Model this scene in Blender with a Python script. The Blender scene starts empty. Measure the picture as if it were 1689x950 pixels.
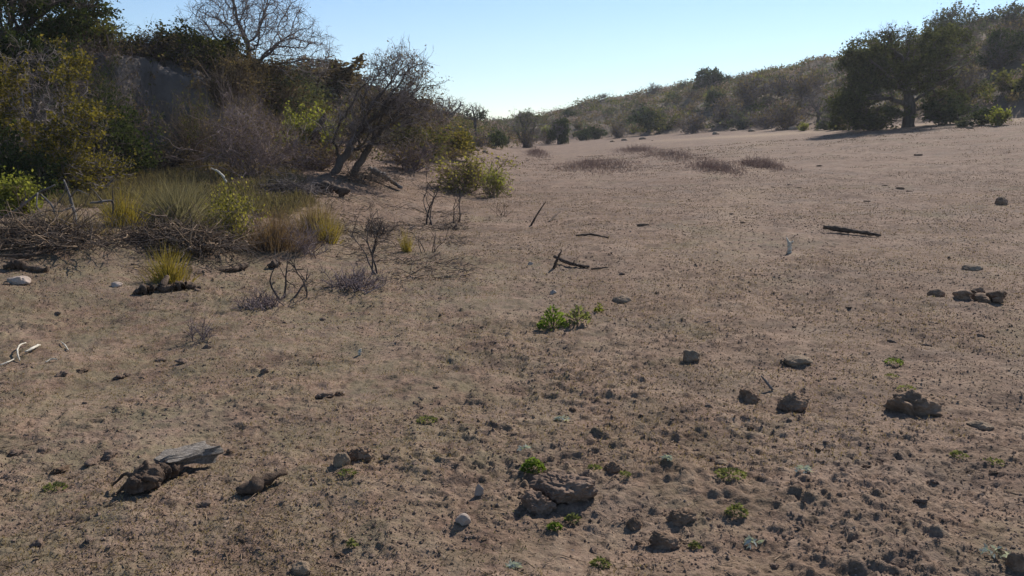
import bpy, bmesh, math
import numpy as np

# ------------------------------------------------------------------ camera, sky, sun, exposure
scn = bpy.context.scene
COL = scn.collection
PITCH = math.atan(260.0 / 1405.0)
FPX = 1405.0
CAM_Z = 1.6
cam_d = bpy.data.cameras.new('camera')
cam_d.sensor_width = 36.0
cam_d.lens = 36.0 * FPX / 1689.0
cam_d.clip_start = 0.05
cam_d.clip_end = 3000.0
cam = bpy.data.objects.new('camera', cam_d)
cam.location = (0, 0, CAM_Z)
cam.rotation_euler = (math.pi / 2 - PITCH, 0, 0)
COL.objects.link(cam)
scn.camera = cam

SUN_AZ = math.radians(33.0)      # to the right of straight ahead (+Y)
SUN_EL = math.radians(37.0)
w = bpy.data.worlds.new('World')
scn.world = w
w.use_nodes = True
wn = w.node_tree
wn.nodes.clear()
sky = wn.nodes.new('ShaderNodeTexSky')
sky.sky_type = 'NISHITA'
sky.sun_disc = False
sky.sun_elevation = SUN_EL
sky.sun_rotation = SUN_AZ
sky.altitude = 300.0
sky.air_density = 1.0
sky.dust_density = 0.05
sky.ozone_density = 5.5
bg = wn.nodes.new('ShaderNodeBackground')
bg.inputs['Strength'].default_value = 0.090
wo = wn.nodes.new('ShaderNodeOutputWorld')
wn.links.new(sky.outputs[0], bg.inputs[0])
wn.links.new(bg.outputs[0], wo.inputs[0])

sl = bpy.data.lights.new('sun', 'SUN')
sl.energy = 4.6
sl.angle = math.radians(0.5)
sl.color = (1.0, 0.94, 0.86)
sun = bpy.data.objects.new('sun', sl)
sun.rotation_euler = (math.pi / 2 - SUN_EL, 0, -SUN_AZ + math.pi)
sun.location = (20, 30, 40)
COL.objects.link(sun)

scn.view_settings.view_transform = 'Standard'
scn.view_settings.look = 'None'
scn.view_settings.exposure = 0.5
scn.view_settings.gamma = 1.0
scn.view_settings.use_curve_mapping = False
scn.cycles.max_bounces = 6
scn.cycles.diffuse_bounces = 3
scn.cycles.transmission_bounces = 4
scn.cycles.use_denoising = True

HAZE = 0.0004
scn.cycles.volume_bounces = 0

RNG = np.random.default_rng(7)

# ------------------------------------------------------------------ noise
def _h2(ix, iy, s):
    v = np.sin(ix * 127.1 + iy * 311.7 + s * 74.7) * 43758.5453
    return v - np.floor(v)

def vn2(x, y, s=0):
    x = np.asarray(x, float); y = np.asarray(y, float)
    ix = np.floor(x); iy = np.floor(y)
    fx = x - ix; fy = y - iy
    ux = fx * fx * (3 - 2 * fx); uy = fy * fy * (3 - 2 * fy)
    a = _h2(ix, iy, s); b = _h2(ix + 1, iy, s); c = _h2(ix, iy + 1, s); d = _h2(ix + 1, iy + 1, s)
    return (a + (b - a) * ux) * (1 - uy) + (c + (d - c) * ux) * uy - 0.5

def fbm2(x, y, s=0, o=3):
    r = 0; a = 1.0; c, sn = 0.8, 0.6
    for k in range(o):
        r = r + a * vn2(x, y, s + k * 13)
        x, y = (c * x - sn * y) * 2.03 + 7.1, (sn * x + c * y) * 2.03 - 3.7
        a *= 0.5
    return r

def _h3(ix, iy, iz, s):
    v = np.sin(ix * 127.1 + iy * 311.7 + iz * 191.3 + s * 74.7) * 43758.5453
    return v - np.floor(v)

def vn3(p, s=0):
    i = np.floor(p); f = p - i; u = f * f * (3 - 2 * f)
    r = 0
    for dx in (0, 1):
        for dy in (0, 1):
            for dz in (0, 1):
                wgt = (u[:, 0] if dx else 1 - u[:, 0]) * (u[:, 1] if dy else 1 - u[:, 1]) * (u[:, 2] if dz else 1 - u[:, 2])
                r = r + wgt * _h3(i[:, 0] + dx, i[:, 1] + dy, i[:, 2] + dz, s)
    return r - 0.5

def ss(a, b, x):
    t = np.clip((np.asarray(x, float) - a) / (b - a), 0, 1)
    return t * t * (3 - 2 * t)

# ------------------------------------------------------------------ the lie of the land
FOOT_LINE = np.array([(-60, 17.5), (-14, 19.2), (-9.6, 20.2), (-6.9, 21.6), (-4.8, 26), (-2.9, 33), (-1.2, 50), (1.0, 75), (4.0, 105), (9, 150)], float)

def foot_dist(x, y, FOOT=None):
    """signed distance to the foot of the left bank, positive up on the bank"""
    FOOT = FOOT_LINE if FOOT is None else FOOT
    best = np.full(np.shape(x), 1e9); sg = np.ones(np.shape(x))
    for a, b in zip(FOOT[:-1], FOOT[1:]):
        d = b - a; L2 = d @ d
        t = np.clip(((x - a[0]) * d[0] + (y - a[1]) * d[1]) / L2, 0, 1)
        qx = x - (a[0] + t * d[0]); qy = y - (a[1] + t * d[1])
        q = np.hypot(qx, qy)
        s = np.sign(d[0] * qy - d[1] * qx)
        m = q < best
        best = np.where(m, q, best); sg = np.where(m, s, sg)
    return best * sg

LOW = np.array([(-9, 2.5), (-3.4, 5.5), (-2.3, 7.9), (-1.5, 10), (-0.9, 14), (-0.3, 23), (0.2, 40), (1.5, 75)], float)

def lerp_tab(tab, v):
    tab = np.array(tab, float)
    return np.interp(v, tab[:, 0], tab[:, 1])

XB = [(0, 36), (45, 32), (55, 27.5), (64, 24.5), (85, 20), (100, 10), (120, -8), (160, -25), (240, -50), (460, -140)]
XC = [(0, 72), (50, 66), (110, 61), (170, 46), (260, 32), (350, 5), (460, -40)]
HC = [(0, 14), (60, 12.9), (100, 10.2), (140, 6.9), (183, 4.7), (216, 4.2), (276, 2.5), (350, 2), (460, 1)]

def z_tilt(y):
    return y * 1.1

def land(x, y):
    x = np.asarray(x, float); y = np.asarray(y, float)
    field = 0.085 * np.clip(np.logaddexp(0, (x - 2) * 1.0), 0, 34) * ss(5, 45, y)
    fd = foot_dist(x, y)
    hb = lerp_tab([(0, 2.3), (20, 2.7), (26, 2.7), (30, 2.5), (50, 2.85), (80, 2.8), (120, 1.6), (200, 0.0)], y)
    wd = lerp_tab([(0, 4), (18, 3.0), (20, 1.1), (22.4, 1.2), (26, 4.0), (50, 7), (80, 9)], y)
    cut = np.exp(-(((x + 8.2) / 2.2) ** 2 + ((y - 21.5) / 2.5) ** 2))
    bn = fbm2(x * 0.45, y * 0.45, 31, 3)
    fdn = fd + bn * 1.3 * ss(-3, 1, fd)
    bank = hb * ss(0, 1, fdn / wd) + 0.035 * np.clip(fd - 4, 0, 60) * (1 - ss(60, 160, y))
    bank = bank + 0.35 * fbm2(x * 0.9, y * 0.9, 77, 3) * ss(0, 2, fd)
    bank = bank + cut * 0.30 * ss(0, 0.8, fd) * (0.6 + 1.3 * fbm2(x * 1.3 + z_tilt(y), y * 2.0, 5, 5))
    bank = bank + cut * ss(0.05, 0.4, fd) * (0.16 * fbm2(x * 3.3, y * 5.0, 15, 3) + 0.07 * fbm2(x * 9, y * 13, 16, 2))
    # soft shoulder of ground climbing to the bank
    d2 = foot_dist(x, y, LOW)
    sh = 0.16 * ss(-6, 0, fd) * ss(8, 20, y) + 0.52 * ss(0, 4.2, d2 + 0.5 * fbm2(x * 0.7, y * 0.7, 83, 2)) * ss(4, 10, y) * (1 - ss(40, 75, y))
    xb = lerp_tab(XB, y); xc = lerp_tab(XC, y); hc = lerp_tab(HC, y)
    u = np.clip((x - xb) / (xc - xb), 0, 1.6)
    hill = hc * (0.35 * np.clip(u, 0, 1) + 0.65 * ss(0, 1, u)) - hc * 0.25 * np.clip(u - 1, 0, 1)
    hn = fbm2(x * 0.05, y * 0.05, 11, 4)
    hill = hill + hn * 3.2 * ss(0, 0.4, u) + 0.9 * fbm2(x * 0.25, y * 0.25, 41, 3) * ss(0, 0.15, u)
    # low broken earth lip along the foot of the hill
    lip = 0.55 * ss(0, 0.03, u) * ss(40, 55, y) * (0.7 + 1.2 * fbm2(x * 0.5, y * 0.5, 57, 2))
    up = np.maximum(bank, hill) + lip
    return field + up + sh + 0.05 * fbm2(x * 0.35, y * 0.35, 3, 2)

def ground_z(x, y):
    x = np.asarray(x, float); y = np.asarray(y, float)
    d = np.hypot(x, y)
    z = land(x, y)
    rough = 0.55 + 1.1 * np.clip(fbm2(x * 0.75, y * 0.75, 91, 3) + 0.10, 0, 0.8)
    z = z + 0.055 * fbm2(x * 1.9, y * 1.9, 21, 2) * (1 - ss(30, 70, d))
    wx = x + 0.10 * vn2(x * 4, y * 4, 201); wy = y + 0.10 * vn2(x * 4, y * 4, 202)
    n3 = fbm2(wx * 6.0, wy * 6.0, 23, 3)
    z = z + 0.020 * rough * (0.6 * np.clip(n3, 0, 0.5) + 0.55 * ss(0.16, 0.27, n3)) * (1 - ss(14, 40, d))
    z = z - 0.050 * rough * np.clip(0.08 - np.abs(fbm2(wx * 3.1, wy * 3.1, 27, 2)), 0, 1) * (1 - ss(10, 30, d))
    n4 = fbm2(wx * 17, wy * 17, 29, 3)
    z = z + 0.0095 * rough * (ss(0.06, 0.17, n4) + 0.7 * ss(0.27, 0.36, n4)) * (1 - ss(8, 16, d))
    z = z + 0.010 * rough * vn2(x * 52, y * 52, 33) * (1 - ss(4, 7, d))
    return z

def ray(px, py):
    cx = (px - 844.5) / FPX; cy = (475.0 - py) / FPX
    s, c = math.sin(PITCH), math.cos(PITCH)
    d = np.array([cx, c + cy * s, -s + cy * c])
    return d / d[1]

def spot(px, py):
    """where the line of sight of a photo pixel meets the land"""
    d = ray(px, py)
    t = np.geomspace(2.0, 400, 1500)
    g = land(d[0] * t, d[1] * t) - (CAM_Z + d[2] * t)
    k = np.argmax(g > 0)
    if g[k] <= 0:
        k = len(t) - 1
    a, b = t[max(k - 1, 0)], t[k]
    tt = np.linspace(a, b, 80)
    g = land(d[0] * tt, d[1] * tt) - (CAM_Z + d[2] * tt)
    q = tt[np.argmax(g > 0)]
    return d[0] * q, d[1] * q, float(ground_z(d[0] * q, d[1] * q))

def at_depth(px, y):
    x = (px - 844.5) / FPX * y * 1.0
    return x, y, float(ground_z(x, y))

def z_of(py, y):
    """height seen at pixel row py at distance y"""
    return CAM_Z + ray(844.5, py)[2] * y

# ------------------------------------------------------------------ mesh helpers
def mk(name, V, F, smooth=True):
    V = np.ascontiguousarray(V, np.float32).reshape(-1, 3)
    F = np.ascontiguousarray(F, np.int32)
    me = bpy.data.meshes.new(name)
    n, k = F.shape
    me.vertices.add(len(V)); me.vertices.foreach_set('co', V.ravel())
    me.loops.add(n * k); me.loops.foreach_set('vertex_index', F.ravel())
    me.polygons.add(n); me.polygons.foreach_set('loop_start', np.arange(0, n * k, k, dtype=np.int32))
    me.polygons.foreach_set('use_smooth', np.full(n, smooth))
    me.update(calc_edges=True)
    return me

def obj(name, me, mat, parent=None):
    o = bpy.data.objects.new(name, me)
    COL.objects.link(o)
    if mat and not me.materials:
        me.materials.append(mat)
    if parent:
        o.parent = parent
    return o

def tag(o, label, cat, group=None):
    o['label'] = label; o['category'] = cat
    if group:
        o['group'] = group
    return o

def thing(name, label, cat, loc=(0, 0, 0), group=None, rotz=0.0):
    o = bpy.data.objects.new(name, None)
    o.empty_display_size = 0.2
    COL.objects.link(o)
    o.location = loc; o.rotation_euler = (0, 0, rotz)
    return tag(o, label, cat, group)

def dup(root, loc, rotz, scale, label=None, group=None):
    r = root.copy(); COL.objects.link(r)
    r.location = loc; r.rotation_euler = (0, 0, rotz); r.scale = scale
    if label: r['label'] = label
    if group: r['group'] = group
    for ch in list(root.children):
        c = ch.copy(); COL.objects.link(c); c.parent = r
    return r

def nrm(v):
    return v / (np.linalg.norm(v, axis=-1, keepdims=True) + 1e-9)

def grow(P, D, L, S, wig, up, rng):
    n = len(P); out = [P]; L = np.broadcast_to(L, (n,)).reshape(-1, 1)
    for i in range(S):
        D = nrm(D + rng.normal(0, wig, (n, 3)) + np.array([0, 0, up]))
        P = P + D * L / S
        out.append(P)
    return np.stack(out, 1)

def tubes(P, R, k, rng):
    """P (n,m,3) polylines, R (n,m) radii -> verts, quads"""
    n, m, _ = P.shape
    T = nrm(np.gradient(P, axis=1))
    ref = nrm(rng.normal(0, 1, (n, 1, 3)))
    A = nrm(np.cross(T, ref)); B = np.cross(T, A)
    th = np.arange(k) * 2 * math.pi / k
    V = P[:, :, None, :] + R[:, :, None, None] * (A[:, :, None, :] * np.cos(th)[None, None, :, None] + B[:, :, None, :] * np.sin(th)[None, None, :, None])
    idx = np.arange(n * m * k).reshape(n, m, k)
    a = idx[:, :-1, :]; b = np.roll(a, -1, 2); d = idx[:, 1:, :]; c = np.roll(d, -1, 2)
    F = np.stack([a, b, c, d], -1).reshape(-1, 4)
    return V.reshape(-1, 3), F

class Bag:
    """collects quads into one mesh"""
    def __init__(self): self.V = []; self.F = []; self.n = 0
    def add(self, V, F):
        V = np.asarray(V, float).reshape(-1, 3); F = np.asarray(F)
        if F.shape[1] == 3:
            F = np.concatenate([F, F[:, 2:3]], 1)
        self.V.append(V); self.F.append(F + self.n); self.n += len(V)
        return self
    def mesh(self, name, smooth=True):
        return mk(name, np.concatenate(self.V), np.concatenate(self.F), smooth)

def leaf_quads(C, size, rng, elong=1.6, jit=0.6, up=0.0):
    n = len(C)
    u = nrm(rng.normal(0, 1, (n, 3)) + np.array([0, 0, up]))
    v = nrm(np.cross(u, rng.normal(0, 1, (n, 3))))
    s = (size * (1 + rng.uniform(-jit, jit, n)))[:, None]
    a = C - u * s * elong * 0.5; b = C + v * s * 0.5; c = C + u * s * elong * 0.5; d = C - v * s * 0.5
    V = np.stack([a, b, c, d], 1).reshape(-1, 3)
    F = np.arange(n * 4).reshape(n, 4)
    return V, F

def along(P, n, rng, lo=0.15, hi=1.0):
    """n random points on polylines and the local directions"""
    i = rng.integers(0, len(P), n)
    m = P.shape[1] - 1
    t = rng.uniform(lo, hi, n) * m
    k = np.minimum(t.astype(int), m - 1); f = (t - k)[:, None]
    a = P[i, k]; b = P[i, k + 1]
    return a + (b - a) * f, nrm(b - a), i

def taper(n, m, r0, r1):
    r0 = np.broadcast_to(r0, (n,)); r1 = np.broadcast_to(r1, (n,))
    t = np.linspace(0, 1, m)[None]
    return r0[:, None] * (1 - t) + r1[:, None] * t

def shrub_lines(rng, h, spread, n0, n1, n2, n3=0, wig=0.22, up=0.10, base=0.08, r=0.012, side=(0, 0), lo=0.2):
    """branching shrub, list of (P, R)"""
    P0 = rng.normal(0, base, (n0, 3)); P0[:, 2] = -0.03
    ang = rng.uniform(0, 2 * math.pi, n0); tl = spread * np.sqrt(rng.uniform(0, 1, n0))
    D0 = nrm(np.stack([np.cos(ang) * tl + side[0], np.sin(ang) * tl + side[1], np.ones(n0)], 1))
    L0 = h * rng.uniform(0.65, 1.05, n0)
    A = grow(P0, D0, L0, 6, wig, up * 0.5, rng)
    res = [(A, taper(n0, 7, r * rng.uniform(0.7, 1.2, n0), r * 0.28))]
    prev = A; Lp = h * 0.55; rp = r * 0.5
    for n in (n1, n2, n3):
        if not n: break
        p, d, _ = along(prev, n, rng, lo=lo)
        D = nrm(d * 0.7 + rng.normal(0, 0.55, (n, 3)) + np.array([0, 0, up]))
        Q = grow(p, D, Lp * rng.uniform(0.4, 1.1, n), 4, wig * 1.1, up * 0.4, rng)
        res.append((Q, taper(n, 5, rp, rp * 0.35)))
        prev = Q; Lp *= 0.55; rp *= 0.55
    return res

def lines_mesh(name, lines, rng, kk=(6, 4, 3, 3, 3), rmin=0.0):
    b = Bag()
    for i, (P, R) in enumerate(lines):
        b.add(*tubes(P, np.maximum(R, rmin), kk[min(i, len(kk) - 1)], rng))
    return b.mesh(name)

# space colonisation: branches that fill a crown of given shape
def colonise(att, base, lead, step, infl, kill, rng, iters=200, bias=(0, 0, 0.05)):
    nodes = [np.array(base, float)]; par = [-1]
    for q in lead:
        q = np.array(q, float)
        while np.linalg.norm(q - nodes[-1]) > step * 1.2:
            d = nrm(q - nodes[-1]) + rng.normal(0, 0.12, 3)
            par.append(len(nodes) - 1); nodes.append(nodes[-1] + nrm(d) * step)
    N = np.array(nodes); par = list(par)
    cnt = np.zeros(len(N), int)
    att = att.copy()
    dd = np.linalg.norm(att[:, None] - N[None], axis=2)
    ni = dd.argmin(1); nd = dd.min(1)
    for it in range(iters):
        if len(att) == 0: break
        m = nd < infl
        if not m.any():
            infl *= 1.3; continue
        dirs = nrm(att[m] - N[ni[m]])
        acc = np.zeros((len(N), 3)); np.add.at(acc, ni[m], dirs)
        g = np.unique(ni[m]); g = g[cnt[g] < 4]
        if len(g) == 0: break
        D = nrm(nrm(acc[g]) + rng.normal(0, 0.22, (len(g), 3)) + np.array(bias))
        new = N[g] + D * step
        cnt[g] += 1
        base_i = len(N)
        N = np.concatenate([N, new]); par += list(g); cnt = np.concatenate([cnt, np.zeros(len(g), int)])
        d2 = np.linalg.norm(att[:, None] - new[None], axis=2)
        k = d2.argmin(1); v = d2[np.arange(len(att)), k]
        better = v < nd
        ni = np.where(better, k + base_i, ni); nd = np.where(better, v, nd)
        keep = nd > kill
        att = att[keep]; ni = ni[keep]; nd = nd[keep]
    return N, np.array(par)

def pipe_radii(par, tip, root, e=2.2):
    n = len(par); s = np.zeros(n); has = np.zeros(n, bool); has[par[par >= 0]] = True
    s[~has] = 1.0
    for i in range(n - 1, 0, -1):
        s[par[i]] += s[i]
    r = s ** (1 / e)
    r = (r - 1) / (r[0] - 1 + 1e-9)
    return tip + (root - tip) * r, ~has

def tree_segments(N, par, r):
    i = np.arange(1, len(N)); p = par[1:]
    P = np.stack([N[p], N[i]], 1); R = np.stack([np.minimum(r[p], r[i] * 1.5), r[i]], 1)
    return P, R

def ellipsoid_pts(rng, specs):
    """specs: (centre, radii, count); more points towards the outside"""
    out = []
    for c, rad, n in specs:
        u = nrm(rng.normal(0, 1, (n, 3))) * (rng.uniform(0, 1, (n, 1)) ** 0.45)
        out.append(np.array(c) + u * np.array(rad))
    return np.concatenate(out)

def chain_mesh_bag(N, par, r, rng, thr):
    """joined tapered tubes for the thick wood, following each limb"""
    n = len(N); kids = [[] for _ in range(n)]
    for i in range(1, n): kids[par[i]].append(i)
    bag = Bag(); start = [(0, None)]
    while start:
        i, p = start.pop()
        chain = [] if p is None else [p]
        chain.append(i)
        while True:
            ks = sorted(kids[chain[-1]], key=lambda q: -r[q])
            if not ks: break
            for q in ks[1:]:
                if r[q] > thr: start.append((q, chain[-1]))
            if r[ks[0]] <= thr:
                chain.append(ks[0]); break
            chain.append(ks[0])
        if len(chain) < 2: continue
        P = N[chain][None]; R = r[chain].copy()
        if p is not None: R[0] = min(R[0], R[1] * 1.25)
        R = R * (1 + rng.normal(0, 0.05, len(R)))
        bag.add(*tubes(P, R[None], 9 if r[chain[-1]] > 0.05 or R[0] > 0.1 else 6, rng))
    return bag

def rock_mesh(name, size, seed, rough=0.35, sub=4, facet=0.0, layer=0.0, fine=0.06):
    bm = bmesh.new(); bmesh.ops.create_icosphere(bm, subdivisions=sub, radius=1.0)
    V = np.array([v.co[:] for v in bm.verts]); F = np.array([[v.index for v in f.verts] for f in bm.faces]); bm.free()
    rs = np.random.default_rng(seed)
    if facet > 0:
        for _ in range(26):
            nn = nrm(rs.normal(0, 1, 3)); o = rs.uniform(0.60, 0.92)
            d = V @ nn - o
            V = V - np.outer(np.clip(d, 0, None), nn) * facet
    q = V * 1.3 + seed * 3.1
    d = rough * vn3(q, seed) + rough * 0.5 * vn3(q * 2.3, seed + 1) + fine * 2 * vn3(q * 5.5, seed + 2) + fine * 1.4 * vn3(q * 12, seed + 3)
    d = d - rough * 0.55 * np.clip(0.10 - np.abs(vn3(q * 1.9, seed + 8)), 0, 1) * 3 * (0.5 + fine * 4)
    if layer:
        d = d + layer * np.sin(V[:, 2] * 9 + 3 * vn3(q * 1.5, seed + 5)) * 0.5
    V = V * (1 + d)[:, None]
    V[:, 2] = np.where(V[:, 2] < -0.35, -0.35 + (V[:, 2] + 0.35) * 0.3, V[:, 2])
    V = V * np.array(size) * 0.5
    return mk(name, V, F, smooth=True)

# ------------------------------------------------------------------ materials
def new_mat(name):
    m = bpy.data.materials.new(name); m.use_nodes = True
    nt = m.node_tree; nt.nodes.clear()
    return m, nt, nt.nodes, nt.links

def ramp(n, stops):
    r = n.new('ShaderNodeValToRGB')
    e = r.color_ramp.elements
    while len(e) < len(stops): e.new(0.5)
    for el, (p, c) in zip(e, stops):
        el.position = p; el.color = (*c, 1)
    return r

def noise(n, l, vec, scale, detail=4, rough=0.6):
    t = n.new('ShaderNodeTexNoise'); t.inputs['Scale'].default_value = scale
    t.inputs['Detail'].default_value = detail; t.inputs['Roughness'].default_value = rough
    if vec is not None: l.new(vec, t.inputs['Vector'])
    return t.outputs['Fac']

def mixc(n, l, fac, a, b, mode='MIX'):
    m = n.new('ShaderNodeMix'); m.data_type = 'RGBA'; m.blend_type = mode
    for sock, v in ((m.inputs['Factor'], fac), (m.inputs[6], a), (m.inputs[7], b)):
        if isinstance(v, (int, float)): sock.default_value = v
        elif isinstance(v, tuple): sock.default_value = (*v, 1)
        else: l.new(v, sock)
    return m.outputs[2]

def mathn(n, l, op, a, b=0.0):
    m = n.new('ShaderNodeMath'); m.operation = op
    for sock, v in ((m.inputs[0], a), (m.inputs[1], b)):
        if isinstance(v, (int, float)): sock.default_value = v
        else: l.new(v, sock)
    return m.outputs[0]

def leaf_mat(name, cols, trans=0.35, scale=1.2, tr_tint=1.25, tr_blue=0.55):
    m, nt, n, l = new_mat(name)
    geo = n.new('ShaderNodeNewGeometry'); tc = n.new('ShaderNodeTexCoord')
    a = noise(n, l, tc.outputs['Object'], scale, 2)
    f = mathn(n, l, 'ADD', mathn(n, l, 'MULTIPLY', geo.outputs['Random Per Island'], 0.55), mathn(n, l, 'MULTIPLY', a, 0.75))
    f = mathn(n, l, 'SUBTRACT', f, 0.15)
    k = len(cols)
    r = ramp(n, [(0.1 + 0.8 * i / (k - 1), c) for i, c in enumerate(cols)])
    l.new(f, r.inputs[0])
    d = n.new('ShaderNodeBsdfDiffuse'); d.inputs['Roughness'].default_value = 0.6
    t = n.new('ShaderNodeBsdfTranslucent')
    tc2 = mixc(n, l, 1.0, r.outputs[0], (tr_tint, tr_tint, tr_tint * tr_blue), 'MULTIPLY')
    l.new(r.outputs[0], d.inputs[0]); l.new(tc2, t.inputs[0])
    mx = n.new('ShaderNodeMixShader'); mx.inputs[0].default_value = trans
    l.new(d.outputs[0], mx.inputs[1]); l.new(t.outputs[0], mx.inputs[2])
    o = n.new('ShaderNodeOutputMaterial'); l.new(mx.outputs[0], o.inputs[0])
    return m

def solid_mat(name, cols, scale=6.0, bump=0.4, bscale=40.0, rough=0.92, island=0.3, stretch=None):
    m, nt, n, l = new_mat(name)
    tc = n.new('ShaderNodeTexCoord'); geo = n.new('ShaderNodeNewGeometry')
    vec = tc.outputs['Object']
    if stretch:
        mp = n.new('ShaderNodeMapping'); mp.inputs['Scale'].default_value = stretch
        l.new(vec, mp.inputs[0]); vec = mp.outputs[0]
    a = noise(n, l, vec, scale, 5, 0.65)
    f = mathn(n, l, 'ADD', mathn(n, l, 'MULTIPLY', geo.outputs['Random Per Island'], island), mathn(n, l, 'MULTIPLY', a, 1.3))
    f = mathn(n, l, 'SUBTRACT', f, 0.15 + island * 0.5)
    k = len(cols)
    r = ramp(n, [(0.2 + 0.6 * i / (k - 1), c) for i, c in enumerate(cols)])
    l.new(f, r.inputs[0])
    p = n.new('ShaderNodeBsdfPrincipled'); p.inputs['Roughness'].default_value = rough
    p.inputs['Specular IOR Level'].default_value = 0.2
    l.new(r.outputs[0], p.inputs['Base Color'])
    if bump:
        b = n.new('ShaderNodeBump'); b.inputs['Strength'].default_value = bump; b.inputs['Distance'].default_value = 0.02
        l.new(noise(n, l, vec, bscale, 5, 0.7), b.inputs['Height']); l.new(b.outputs[0], p.inputs['Normal'])
    o = n.new('ShaderNodeOutputMaterial'); l.new(p.outputs[0], o.inputs[0])
    return m

M = {}
M['bark_dark'] = solid_mat('dark_bark', [(0.0390, 0.0312, 0.0260), (0.0910, 0.0728, 0.0598), (0.1560, 0.1300, 0.1105)], 5, 0.6, 18, stretch=(1, 1, 0.25))
M['bark_grey'] = solid_mat('grey_bark', [(0.06, 0.052, 0.048), (0.11, 0.097, 0.09), (0.19, 0.17, 0.155)], 5, 0.5, 18, stretch=(1, 1, 0.3))
M['twig_grey'] = solid_mat('grey_twigs', [(0.1015, 0.0812, 0.0754), (0.1885, 0.1522, 0.1421), (0.2900, 0.2465, 0.2175)], 2, 0, island=0.6)
M['twig_brown'] = solid_mat('brown_twigs', [(0.0810, 0.0540, 0.0378), (0.1755, 0.1215, 0.0810), (0.2970, 0.2093, 0.1350)], 2, 0, island=0.6)
M['twig_purple'] = solid_mat('purple_brown_twigs', [(0.0900, 0.0660, 0.0630), (0.1875, 0.1380, 0.1320), (0.3000, 0.2325, 0.2175)], 2, 0, island=0.6)
M['twig_mauve'] = solid_mat('dark_mauve_twigs', [(0.0600, 0.0465, 0.0465), (0.1200, 0.0930, 0.0930), (0.2100, 0.1680, 0.1650)], 2, 0, island=0.6)
M['twig_dark'] = solid_mat('dark_twigs', [(0.0400, 0.0304, 0.0256), (0.0800, 0.0608, 0.0512), (0.1440, 0.1120, 0.0928)], 2, 0, island=0.5)
M['leaf_dark'] = leaf_mat('dark_leaves', [(0.0261, 0.0377, 0.0174), (0.0508, 0.0653, 0.0261), (0.0870, 0.0986, 0.0406)], 0.25)
M['leaf_olive'] = leaf_mat('olive_leaves', [(0.0455, 0.0494, 0.0182), (0.0975, 0.0975, 0.0338), (0.1690, 0.1560, 0.0520)], 0.38)
M['leaf_tree'] = leaf_mat('dusty_green_leaves', [(0.0312, 0.0375, 0.0175), (0.0688, 0.0750, 0.0325), (0.1313, 0.1313, 0.0562)], 0.32, 0.5)
M['leaf_gold'] = leaf_mat('pale_yellow_green_leaves', [(0.0805, 0.0747, 0.0230), (0.1840, 0.1667, 0.0460), (0.3220, 0.2760, 0.0920)], 0.55)
M['leaf_amber'] = leaf_mat('yellowing_leaves', [(0.0600, 0.0540, 0.0168), (0.1440, 0.1200, 0.0300), (0.2520, 0.1920, 0.0420)], 0.42)
M['leaf_lime'] = leaf_mat('yellow_green_leaves', [(0.09, 0.10, 0.025), (0.17, 0.18, 0.045), (0.27, 0.26, 0.075)], 0.58)
M['leaf_green'] = leaf_mat('fresh_green_leaves', [(0.07, 0.105, 0.022), (0.13, 0.18, 0.04), (0.21, 0.26, 0.075)], 0.5, 6)
M['leaf_dusty'] = leaf_mat('dusty_green_weed_leaves', [(0.10, 0.11, 0.045), (0.16, 0.17, 0.075), (0.24, 0.24, 0.12)], 0.45, 8)
M['leaf_brown'] = leaf_mat('dead_brown_leaves', [(0.0686, 0.0515, 0.0343), (0.1373, 0.1007, 0.0641), (0.2288, 0.1716, 0.1087)], 0.3)
M['leaf_grey'] = leaf_mat('grey_green_leaves', [(0.0520, 0.0594, 0.0386), (0.0966, 0.1040, 0.0668), (0.1633, 0.1633, 0.1114)], 0.3)
M['silver'] = leaf_mat('silvery_leaves', [(0.28, 0.30, 0.27), (0.45, 0.47, 0.42), (0.62, 0.62, 0.57)], 0.25, 8)
M['grass_tan'] = leaf_mat('dry_grass_blades', [(0.13, 0.088, 0.054), (0.22, 0.158, 0.10), (0.34, 0.26, 0.17)], 0.35, 0.8)
M['grass_hill'] = leaf_mat('grey_brown_hill_grass', [(0.0825, 0.0684, 0.0424), (0.1533, 0.1238, 0.0754), (0.2476, 0.2004, 0.1238)], 0.3, 0.3)
M['stubble'] = leaf_mat('brown_stubble', [(0.06, 0.042, 0.03), (0.12, 0.086, 0.06), (0.22, 0.165, 0.115)], 0.25, 0.6, 1.1, 0.9)
M['grass_straw'] = leaf_mat('straw_green_blades', [(0.11, 0.095, 0.05), (0.20, 0.172, 0.095), (0.31, 0.265, 0.16)], 0.35, 1.5, 1.15, 0.8)
M['grass_yellow'] = leaf_mat('yellow_grass_blades', [(0.16, 0.12, 0.03), (0.28, 0.21, 0.05), (0.38, 0.30, 0.08)], 0.35, 3)
M['grass_green'] = leaf_mat('green_grass_blades', [(0.085, 0.08, 0.04), (0.16, 0.148, 0.075), (0.26, 0.235, 0.13)], 0.35, 1.5, 1.2, 0.75)
M['grass_red'] = leaf_mat('reddish_dry_stalks', [(0.10, 0.06, 0.042), (0.18, 0.115, 0.078), (0.27, 0.18, 0.12)], 0.3, 1.5)
M['weed_mauve'] = leaf_mat('mauve_dry_stalks', [(0.1875, 0.1250, 0.1063), (0.2937, 0.2063, 0.1725), (0.4000, 0.3000, 0.2438)], 0.3, 0.8, 1.1, 0.95)
M['clod'] = solid_mat('dry_earth', [(0.12, 0.077, 0.053), (0.20, 0.135, 0.096), (0.285, 0.204, 0.152)], 9, 0.7, 55, island=0.25)
M['clod_dark'] = solid_mat('dark_crumbly_earth', [(0.0863, 0.0534, 0.0344), (0.1869, 0.1217, 0.0789), (0.3594, 0.2421, 0.1599)], 12, 0.9, 60, island=0.2)
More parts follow.
